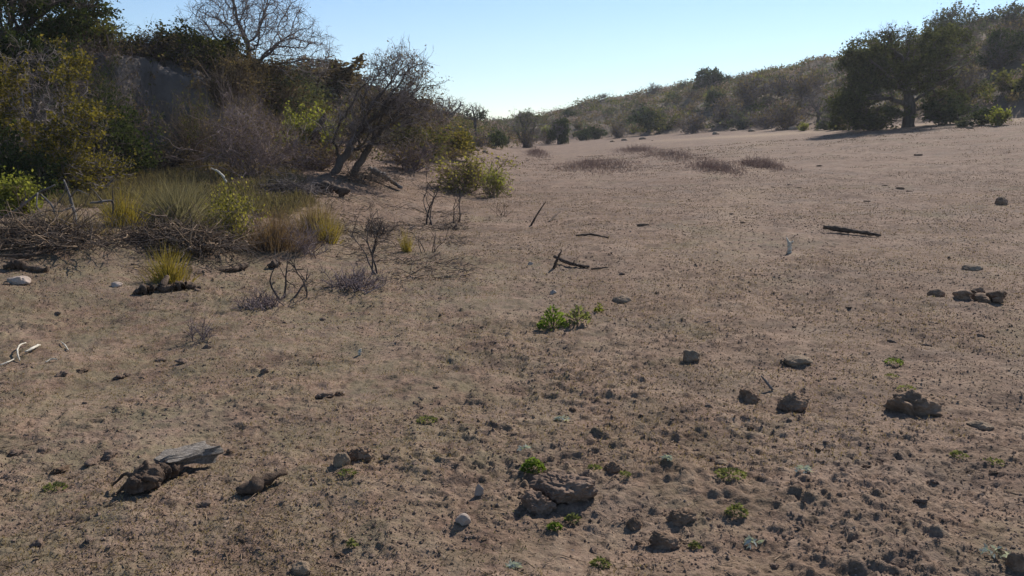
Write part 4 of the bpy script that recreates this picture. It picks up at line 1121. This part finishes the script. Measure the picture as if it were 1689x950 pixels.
# bleached bones
def bone(label, pts, lift, r):
    P = [g3(a_, b_, l_) for (a_, b_), l_ in zip(pts, lift)]
    V, F = limb('b', P, r, 8, rg, 0.04); c = V.mean(0)
    V = V - c
    o = obj('rib_bone', mk('rib_bone', V, F), M['bone']); o.location = c
    tag(o, label, 'bone', 'bleached rib bones at the left edge')
bone('thick bleached curved bone, highest of those at the left edge', [(42, 589), (55, 585), (64, 578), (67, 573)], [.02, .03, .02, .01], [.005, .010, .009, .004])
bone('bleached curved bone bowed like a bracket beside the thick one', [(44, 575), (33, 580), (29, 590), (33, 597)], [.02, .04, .03, .01], [.004, .006, .006, .004])
bone('thin straight bleached bone right of the curved ones', [(101, 567), (107, 573), (113, 581)], [.01, .02, .01], [.003, .005, .004])
bone('bleached bone cut by the left edge of the picture', [(0, 603), (14, 600), (25, 594)], [.01, .02, .01], [.005, .006, .003])
bone('short bleached bone lying beside the dark clod below the curved ones', [(76, 603), (86, 600), (96, 601)], [.01, .02, .01], [.004, .006, .003])
x_, y_, z_ = spot(593, 587)
log('white_chip', 'tiny white chip standing on the brown soil left of centre', [(x_, y_, z_), (x_ + .006, y_, z_ + .03), (x_ + .012, y_, z_ + .05)], [.010, .014, .004], M['bone'], 6, 'chip')

# ------------------------------------------------------------------ small green weeds
def rosette(name, label, px, py, wpx, hpx, seed, mat, n, elong=3.0, cat='weed', group=None, stem=False, ls=0.02, upr=0.6):
    x, y, z = spot(px, py); s = math.hypot(x, y) / FPX
    rng = np.random.default_rng(seed); W = wpx * s * 0.5; Hh = hpx * s
    r = np.sqrt(rng.uniform(0, 1, n)); a_ = rng.uniform(0, 6.28, n)
    C = np.stack([np.cos(a_) * r * W, np.sin(a_) * r * W * 0.9, Hh * (1 - r ** 2) * rng.uniform(0.25, 1.0, n) + 0.008], 1)
    out = nrm(np.stack([np.cos(a_), np.sin(a_), np.full(n, upr)], 1) + rng.normal(0, 0.4, (n, 3)))
    v = nrm(np.cross(out, rng.normal(0, 1, (n, 3))))
    sz = ls * rng.uniform(0.6, 1.3, n)[:, None]
    # leaf of two quads folded along its length
    a0 = C - out * sz * elong * 0.5; t0 = C + out * sz * elong * 0.5 - np.array([0, 0, 0.25]) * sz
    V = np.stack([a0, C + v * sz * 0.5, t0, C - v * sz * 0.5], 1).reshape(-1, 3)
    F = np.arange(4 * n).reshape(n, 4)
    if stem:
        t = thing(name, label, cat, (x, y, z))
        obj('foliage', mk('foliage', V, F, False), mat, t)
        m_ = 14; P0 = np.zeros((m_, 3)); e = C[rng.integers(0, n, m_)]
        P = P0[:, None] + (e - P0)[:, None] * np.linspace(0, 1, 4)[None, :, None]
        obj('stems', Bag().add(*tubes(P, taper(m_, 4, .004, .002), 4, rng)).mesh('stems'), M['twig_brown'], t)
        return t
    o = obj(name, mk(name, V, F, False), mat); o.location = (x, y, z)
    return tag(o, label, cat, group)
rosette('leafy_weed', 'tallest bright green leafy weed in the middle of the bare ground', 912, 543, 52, 40, 1, M['leaf_green'], 300, 2.8, stem=True, ls=0.018, upr=0.9)
rosette('leafy_weed', 'straggly yellow-green weed right of the tallest leafy one', 952, 540, 50, 28, 2, M['leaf_dusty'], 150, 2.6, stem=True, ls=0.018, upr=1.0)
rosette('leafy_weed', 'tiny green weed at the right end of the leafy group', 988, 516, 16, 16, 3, M['leaf_lime'], 60, 2.4, ls=0.016)
rosette('leafy_weed', 'compact bright green weed behind the largest earth clod', 879, 787, 42, 22, 4, M['leaf_green'], 480, 2.0, ls=0.010)
gw = [('low green weed patch at right beside the flat clod', 1205, 795, 66, 14, 260), ('sprawling green weed below the low patch at right', 1215, 852, 46, 26, 200), ('low bright green weed beyond the largest crumbly rock', 1474, 603, 36, 14, 170),
      ('pale green weed on the back of the largest crumbly rock', 1495, 645, 34, 10, 90), ('yellow-green weed at the right of the foreground', 1582, 750, 30, 12, 90), ('small pale weed right of the yellow-green weed', 1640, 762, 40, 8, 70),
      ('tiny green weed below the crumbly heap', 575, 797, 40, 8, 80), ('tiny upright green weed near the bottom left of centre', 581, 906, 22, 18, 60), ('small pale green weed in front of the two big clods', 915, 873, 30, 14, 120),
      ('small yellow-green weed behind the black lump', 945, 856, 34, 16, 90), ('small yellow weed right of the compact bright green one', 980, 783, 28, 10, 70), ('pale weed tuft beside the dark sod clod', 1030, 795, 26, 10, 60),
      ('green weed patch on the turf left of the weathered stump', 90, 800, 40, 12, 90), ('grey-green weed near the bottom centre', 990, 935, 44, 22, 110), ('green weed beside the dark rock at bottom', 1146, 900, 24, 20, 70),
      ('pale weed in the middle of the foreground', 705, 700, 44, 12, 120), ('small yellow flower weed behind the largest crumbly rock', 1470, 625, 24, 8, 50)]
for k, (lab, px, py, wp, hp, n) in enumerate(gw):
    rosette('ground_weed', lab, px, py, wp * 0.85, hp * 0.7, 20 + k, M['leaf_green'] if k in (2, 8) else M['leaf_dusty'], n, 2.4, ls=0.0085)
for k, (lab, px, py, wp, hp) in enumerate([
        ('silvery white rosette weed behind the compact green weed', 866, 750, 30, 10), ('silvery white rosette weed left of the right foreground soil', 1325, 790, 34, 14),
        ('silvery white rosette weed near the bottom right of centre', 1242, 894, 44, 16), ('widest silvery pale green rosette in the bottom right corner', 1640, 918, 52, 12),
        ('tiny silvery weed behind the black lump', 1100, 776, 24, 6), ('silvery weed in the bottom centre soil', 845, 940, 28, 8), ('silvery weed in the foreground left of the dark lump', 928, 694, 30, 6)]):
    rosette('silver_weed', lab, px, py, wp * 0.8, hp * 0.7, 50 + k, M['silver'], 30, 3.2, ls=0.011, upr=0.2)

# ------------------------------------------------------------------ shrubs on the hills (copies)
kinds = []
def far_kind(name, label, cat, seed, h, spread, stemn, leaf, lm, tm, group, leaf_r=0.14):
    d = leafy(name, seed, h, spread, 0, stemn=stemn, leaf=leaf, lm=lm, tm=tm, r=0.03, leaf_r=leaf_r, rmin=0.012, up=0.02)
    kinds.append((name, label, cat, d, group))
G1 = 'shrubs scattered over the hillsides'
far_kind('hill_shrub', 'mauve-grey leafless shrub among the scrub of the hillsides', 'shrub', 101, 1.6, 0.9, (16, 110, 420), (500, 0.09), 'leaf_brown', 'twig_mauve', G1)
far_kind('hill_shrub', 'mauve-grey leafless shrub among the scrub of the hillsides', 'shrub', 102, 1.6, 1.1, (16, 110, 420), (350, 0.09), 'leaf_brown', 'twig_mauve', G1)
far_kind('hill_shrub', 'dark evergreen shrub among the scrub of the hillsides', 'shrub', 103, 1.6, 0.9, (12, 60, 120), (1500, 0.13), 'leaf_dark', 'twig_dark', G1)
far_kind('hill_shrub', 'olive green shrub among the scrub of the hillsides', 'shrub', 104, 1.5, 1.0, (12, 60, 120), (1300, 0.12), 'leaf_olive', 'twig_brown', G1)
far_kind('hill_shrub', 'dull grey-green shrub among the scrub of the hillsides', 'shrub', 105, 1.5, 1.0, (12, 60, 140), (1200, 0.12), 'leaf_grey', 'twig_grey', G1)
far_kind('hill_shrub', 'straw-brown shrub among the scrub of the hillsides', 'shrub', 106, 1.4, 1.0, (14, 70, 160), (1100, 0.11), 'leaf_brown', 'twig_brown', G1)
far_kind('hill_shrub', 'yellow-green shrub among the scrub of the hillsides', 'shrub', 107, 1.3, 1.0, (12, 60, 120), (1000, 0.11), 'leaf_lime', 'twig_brown', G1)
protos = [None] * len(kinds)
def place_kind(k, x, y, sc, rot, sz=1.0):
    name, label, cat, d, group = kinds[k]
    z = float(ground_z(x, y)) - 0.06
    if protos[k] is None:
        protos[k] = put_shrub(name, label, cat, d, (x, y, z), (sc, sc, sc * sz), rot, group)
    else:
        dup(protos[k], (x, y, z), rot, (sc, sc, sc * sz))
rg = np.random.default_rng(77)
# ones that stand out, by what is seen: kind, pixel of the foot, height in pixels
for k, px, py, hp in [(2, 1628, 206, 36), (4, 1600, 210, 26), (0, 1420, 214, 46), (2, 1395, 214, 36), (4, 1370, 214, 34), (0, 1300, 214, 50), (1, 1270, 212, 44), (4, 1225, 214, 40), (0, 1200, 208, 48), (0, 1145, 220, 40),
                      (3, 1090, 220, 36), (2, 1075, 214, 40), (0, 1020, 228, 30), (2, 985, 230, 28), (2, 960, 232, 26), (2, 925, 238, 20), (0, 905, 238, 26), (0, 870, 244, 30), (1, 790, 245, 34), (3, 760, 240, 28), (6, 1660, 206, 40), (6, 1385, 214, 22), (6, 1330, 216, 20), (0, 1235, 178, 50), (0, 1330, 165, 50), (1, 1290, 160, 44), (4, 1060, 195, 34), (2, 1185, 175, 30), (3, 1680, 160, 50), (5, 1560, 180, 40), (0, 1590, 165, 50), (0, 1650, 120, 50), (0, 1680, 90, 60), (5, 1440, 205, 30)]:
    x, y, z = spot(px, py); y += 0.6
    hp *= 0.78
    place_kind(k, x, y, hp * y / FPX / 1.55, rg.uniform(0, 6.28))
n = 0
while n < 205:
    y = rg.uniform(56, 230); t_ = rg.uniform(-0.1, 0.66); x = t_ * y
    u = x - float(lerp_tab(XB, y))
    if u < 0.6 or x > float(lerp_tab(XC, y)) + 8: continue
    if y < 62 and abs(x - 22.8) < 7: continue
    k = rg.choice(7, p=[.24, .18, .12, .12, .16, .14, .04])
    place_kind(int(k), x, y, rg.uniform(0.28, 0.70) * (1 + y / 500), rg.uniform(0, 6.28), rg.uniform(0.75, 1.15)); n += 1
n = 0
while n < 75:
    y = rg.uniform(27, 95); x = rg.uniform(-0.5, 0.03) * y
    fd = float(foot_dist(np.array(x), np.array(y)))
    if fd < 1.0: continue
    k = rg.choice(7, p=[.17, .12, .05, .20, .14, .20, .12])
    place_kind(int(k), x, y, rg.uniform(0.4, 0.85), rg.uniform(0, 6.28), rg.uniform(0.75, 1.1)); n += 1

# ------------------------------------------------------------------ ground cover nobody could count
def blades(name, X, Y, h, wd, lean, rng, mat, droop=0.15):
    n = len(X); Z = ground_z(X, Y)
    P0 = np.stack([X, Y, Z - 0.004], 1)
    D = nrm(rng.normal(0, lean, (n, 3)) + np.array([0, 0, 1.0]))
    P = grow(P0, D, h, 2, 0.15, -droop, rng)
    side = nrm(np.cross(D, rng.normal(0, 1, (n, 3)))); wv = np.broadcast_to(wd, (n,))[:, None]
    V = np.stack([P[:, 0] - side * wv * .5, P[:, 0] + side * wv * .5, P[:, 1] + side * wv * .4, P[:, 2], P[:, 1] - side * wv * .4], 1)
    i = np.arange(n * 5).reshape(n, 5)
    F = np.concatenate([i[:, [0, 1, 2, 4]], i[:, [4, 2, 3, 3]]])
    # keep strict quads and a degenerate tip: split tip to a thin quad
    o = obj(name, mk(name, V.reshape(-1, 3), np.concatenate([i[:, [0, 1, 2, 4]]]), False), mat)
    o['kind'] = 'stuff'
    return o
rg = np.random.default_rng(99)
def fan(n, y0, y1, pw, half=0.72):
    y = y0 + (y1 - y0) * rg.uniform(0, 1, n) ** pw
    return rg.uniform(-half, half, n) * (y + 0.8), y
X, Y = fan(300000, 2.2, 22, 1.8)
dens = fbm2(X * 0.9, Y * 0.9, 5, 3) + 0.25 * ss(1.5, -2.5, X - 0.05 * Y) + 0.25 * vn2(X * 5, Y * 5, 9)
m = (dens > 0.0) & (foot_dist(X, Y) < 0)
X, Y = X[m], Y[m]
blades('dry_grass', X, Y, rg.uniform(0.012, 0.045, len(X)), 0.0022 + 0.00035 * Y, 0.9, rg, M['grass_tan'])
X, Y = fan(90000, 2.2, 14, 1.9)
dens = fbm2(X * 1.3, Y * 1.3, 15, 3) + 0.45 * ss(1.0, -2.0, X - 0.05 * Y) + 0.3 * vn2(X * 6, Y * 6, 19)
m = (dens > 0.22) & (foot_dist(X, Y) < -0.5)
X, Y = X[m], Y[m]
blades('short_green_grass', X, Y, rg.uniform(0.008, 0.024, len(X)), 0.0028 + 0.0004 * Y, 0.9, rg, M['grass_green'])
# low scrub that clothes both hillsides
def scrub(name, n, per, leafm, lsz, seed, r0, h0, thr):
    rs = np.random.default_rng(seed)
    y = 22 + 240 * rs.uniform(0, 1, n * 4) ** 1.5; x = rs.uniform(-0.72, 0.72, n * 4) * y
    fd = foot_dist(x, y); u = x - lerp_tab(XB, y)
    m = ((fd > 1.6) | (u > 0.8)) & (fbm2(x * 0.3, y * 0.3, seed, 3) > thr) & (np.hypot((x + 8.2) / 2.4, (y - 21.5) / 2.2) > 1)
    x, y = x[m][:n], y[m][:n]; n = len(x)
    k = (0.75 + y / 160)
    r = r0 * k * rs.uniform(0.5, 1.3, n); h = h0 * k * rs.uniform(0.5, 1.3, n)
    a = rs.uniform(0, 6.28, (n, per)); q = np.sqrt(rs.uniform(0, 1, (n, per)))
    lob = 1 + 0.35 * np.sin(a * 3 + rs.uniform(0, 6.28, (n, 1)))
    X = x[:, None] + np.cos(a) * q * r[:, None] * lob; Y = y[:, None] + np.sin(a) * q * r[:, None] * lob
    Z = ground_z(x, y)[:, None] + h[:, None] * rs.uniform(0, 1, (n, per)) * np.sqrt(np.clip(1.02 - q ** 2, 0, 1)) * (1 + rs.normal(0, .2, (n, per)))
    C = np.stack([X, Y, Z], -1).reshape(-1, 3)
    sz = np.repeat(lsz * k, per)
    V, F = leaf_quads(C, sz, rs, 2.2)
    o = obj(name, mk(name, V, F, False), leafm); o['kind'] = 'stuff'
scrub('hillside_scrub', 5200, 60, M['leaf_brown'], 0.085, 401, 0.85, 0.5, -0.3)
scrub('hillside_scrub', 3000, 60, M['leaf_olive'], 0.085, 402, 0.8, 0.5, -0.1)
scrub('hillside_scrub', 3400, 60, M['leaf_grey'], 0.085, 403, 0.85, 0.55, -0.1)
scrub('hillside_scrub', 4200, 70, M['weed_mauve'], 0.055, 404, 0.9, 0.6, -0.2)
# tangled brush clothing the left bank
def bank_brush(name, n, mat, tw, seed, thr, hmax, y0, y1):
    rs = np.random.default_rng(seed)
    y = y0 + (y1 - y0) * rs.uniform(0, 1, n * 3) ** 1.3; x = rs.uniform(-0.68, -0.02, n * 3) * y
    fd = foot_dist(x, y)
    m = (fd > -0.3 - 1.3 * ss(-6, -9, x)) & (fbm2(x * 0.5, y * 0.5, seed, 3) > thr) & (np.hypot((x + 7.6) / 1.5, (y - 21.6) / 1.8) > 1)
    m &= ~((fd < 1.5) & (x > -5.2) & (y < 30) & (fbm2(x, y, 4, 2) < 0.15))
    x, y = x[m][:n], y[m][:n]; n = len(x)
    P0 = np.stack([x, y, ground_z(x, y) - 0.03], 1)
    L = hmax * rs.uniform(0.3, 1.0, n) * (0.75 + 0.9 * np.clip(fbm2(x * 1.1, y * 1.1, seed + 3, 2) + 0.3, 0, 1))
    A = grow(P0, nrm(rs.normal(0, 0.5, (n, 3)) + np.array([0, 0, 1])), L, 4, 0.25, 0.0, rs)
    p, d, i = along(A, n * 4, rs, 0.2)
    B = grow(p, nrm(d * 0.6 + rs.normal(0, 0.6, d.shape)), L[i] * 0.5 * rs.uniform(0.3, 1, len(p)), 3, 0.25, 0, rs)
    bag = Bag().add(*tubes(A, taper(n, 5, 0.006, 0.003), 3, rs)).add(*tubes(B, taper(len(p), 4, 0.0035, 0.002), 3, rs))
    o = obj(name, bag.mesh(name), tw); o['kind'] = 'stuff'
    if mat:
        q = B.reshape(-1, 3); C = q[rs.integers(0, len(q), n * 9)] + rs.normal(0, 0.04, (n * 9, 3))
        o = obj(name, mk(name, *leaf_quads(C, 0.018 + 0.0007 * C[:, 1], rs, 2.0), False), mat); o['kind'] = 'stuff'
bank_brush('bank_brush', 5200, M['leaf_brown'], M['twig_purple'], 501, -0.12, 0.75, 14.5, 40)
bank_brush('bank_brush', 3200, M['leaf_amber'], M['twig_brown'], 502, 0.02, 0.7, 14.5, 40)
bank_brush('bank_brush', 2600, M['leaf_olive'], M['twig_dark'], 503, 0.02, 0.9, 15.5, 40)
# dry undergrowth at the foot of the left bank
y = rg.uniform(9.6, 22, 80000); x = rg.uniform(-0.66, -0.16, len(y)) * y
fd = foot_dist(x, y)
m = (fbm2(x * 0.9, y * 0.9, 45, 3) + 0.5 * ss(9.5, 14, y) > 0.22) & (fd < 1.2) & (x < -0.25 * y + 0.8 * vn2(x, y, 3)) & (x < -0.33 * y + 1.2 * ss(11, 15, y) + 0.4)
x, y = x[m], y[m]
blades('dry_undergrowth', x, y, rg.uniform(0.06, 0.40, len(x)), 0.011, 0.6, rg, M['grass_hill'], 0.06)
# brown stubble over the whole field
X, Y = fan(240000, 2.3, 48, 1.7)
m = (fbm2(X * 0.7, Y * 0.7, 55, 3) + 0.35 * vn2(X * 4, Y * 4, 56) > -0.02) & (foot_dist(X, Y) < 0) & (X < lerp_tab(XB, Y))
X, Y = X[m], Y[m]
blades('brown_stubble', X, Y, rg.uniform(0.010, 0.035, len(X)) * (0.8 + 0.04 * Y), 0.003 + 0.0006 * Y, 0.9, rg, M['stubble'])
# rough dry grass over bank and hills
y = 18 + 150 * rg.uniform(0, 1, 60000) ** 1.6; x = rg.uniform(-0.72, 0.72, len(y)) * y
m = (foot_dist(x, y) > 0.6) | (x - lerp_tab(XB, y) > 0.3)
x, y = x[m], y[m]
m = fbm2(x * 0.4, y * 0.4, 25, 3) > -0.12
x, y = x[m], y[m]
blades('hillside_dry_grass', x, y, rg.uniform(0.15, 0.5, len(x)) * (0.7 + y / 200), 0.012 + 0.0009 * y, 0.45, rg, M['grass_hill'], 0.05)
# crumbs of soil
def crumbs(name, n, y0, y1, pw, smin, smax, mat, seed, thr):
    X, Y = fan(n, y0, y1, pw)
    m = fbm2(X * 1.1, Y * 1.1, seed, 3) + 0.2 * ss(-1, 1.5, X) > thr
    X, Y = X[m], Y[m]; n = len(X)
    B = 0.55 * np.array([(1, 0, 0), (0, 1, 0), (-1, 0, 0), (0, -1, 0), (0.15, 0.1, 1), (0, 0, -1)]); Fb = np.array([(0, 1, 4), (1, 2, 4), (2, 3, 4), (3, 0, 4), (1, 0, 5), (2, 1, 5), (3, 2, 5), (0, 3, 5)])
    s = (smin + (smax - smin) * rg.uniform(0, 1, n) ** 3) * (0.75 + 0.06 * np.minimum(Y, 14))
    sc = s[:, None] * np.stack([rg.uniform(.7, 1.3, n), rg.uniform(.7, 1.3, n), rg.uniform(.4, .8, n)], 1)
    V = B[None] * (1 + rg.uniform(-.5, .35, (n, len(B), 1))) * sc[:, None]
    a_ = rg.uniform(0, 6.28, n); ca, sa = np.cos(a_)[:, None], np.sin(a_)[:, None]
    V = np.stack([V[..., 0] * ca - V[..., 1] * sa, V[..., 0] * sa + V[..., 1] * ca, V[..., 2]], -1)
    V = V + np.stack([X, Y, ground_z(X, Y) + s * 0.08], 1)[:, None]
    F = (Fb[None] + (np.arange(n) * len(B))[:, None, None]).reshape(-1, 3)
    o = obj(name, mk(name, V.reshape(-1, 3), F, False), mat); o['kind'] = 'stuff'
crumbs('soil_crumbs', 210000, 2.3, 26, 1.7, 0.003, 0.020, M['clod'], 51, -0.12)
crumbs('dark_soil_crumbs', 16000, 2.3, 40, 1.8, 0.003, 0.022, M['clod_dark'], 61, 0.30)
crumbs('pebbles', 1400, 2.3, 22, 1.6, 0.005, 0.018, M['stone_pale'], 71, -0.2)
# fallen twig litter
X, Y = fan(2600, 2.3, 18, 1.6)
P0 = np.stack([X, Y, ground_z(X, Y) + 0.006], 1); a_ = rg.uniform(0, 6.28, len(X))
L = grow(P0, np.stack([np.cos(a_), np.sin(a_), np.full(len(X), 0.06)], 1), rg.uniform(0.02, 0.11, len(X)), 3, 0.12, 0.0, rg)
o = obj('twig_litter', Bag().add(*tubes(L, taper(len(X), 4, rg.uniform(.0012, .003, len(X)), .001), 3, rg)).mesh('twig_litter'), M['twig_brown']); o['kind'] = 'stuff'

# broken twigs and stalks strewn below the left thicket
Y = rg.uniform(6.5, 17, 9000); X = rg.uniform(-0.7, -0.05, len(Y)) * Y
m = (fbm2(X * 0.9, Y * 0.9, 145, 3) + 0.10 * (Y - 9.5) + 0.55 * (-X / Y - 0.25) > 0.10) & (foot_dist(X, Y) < 0.5)
X, Y = X[m], Y[m]
P0 = np.stack([X, Y, ground_z(X, Y) + 0.012], 1); a_ = rg.uniform(0, 6.28, len(X))
L = grow(P0, nrm(np.stack([np.cos(a_), np.sin(a_), rg.normal(0.12, 0.2, len(X))], 1)), rg.uniform(0.05, 0.32, len(X)), 4, 0.22, -0.05, rg)
half = len(X) // 2
for LL, mm in ((L[:half], M['twig_dark']), (L[half:], M['twig_brown'])):
    o = obj('twig_litter', Bag().add(*tubes(LL, taper(len(LL), 5, rg.uniform(.002, .007, len(LL)), .0015), 4, rg)).mesh('twig_litter'), mm); o['kind'] = 'stuff'

# ------------------------------------------------------------------ the dusty air of the valley
mh, nt, n, l = new_mat('haze')
pv = n.new('ShaderNodeVolumePrincipled'); pv.inputs['Color'].default_value = (0.93, 0.95, 1.0, 1); pv.inputs['Density'].default_value = HAZE
pv.inputs['Anisotropy'].default_value = 0.3
oo = n.new('ShaderNodeOutputMaterial'); l.new(pv.outputs[0], oo.inputs['Volume'])
hb_ = np.array([(sx, sy, sz) for sz in (-12, 60) for sy in (-60, 620) for sx in (-1500, 1500)], float)
hf = np.array([[0, 2, 3, 1], [4, 5, 7, 6], [0, 1, 5, 4], [2, 6, 7, 3], [0, 4, 6, 2], [1, 3, 7, 5]])
ho = obj('haze', mk('haze', hb_, hf, False), mh); ho['kind'] = 'stuff'
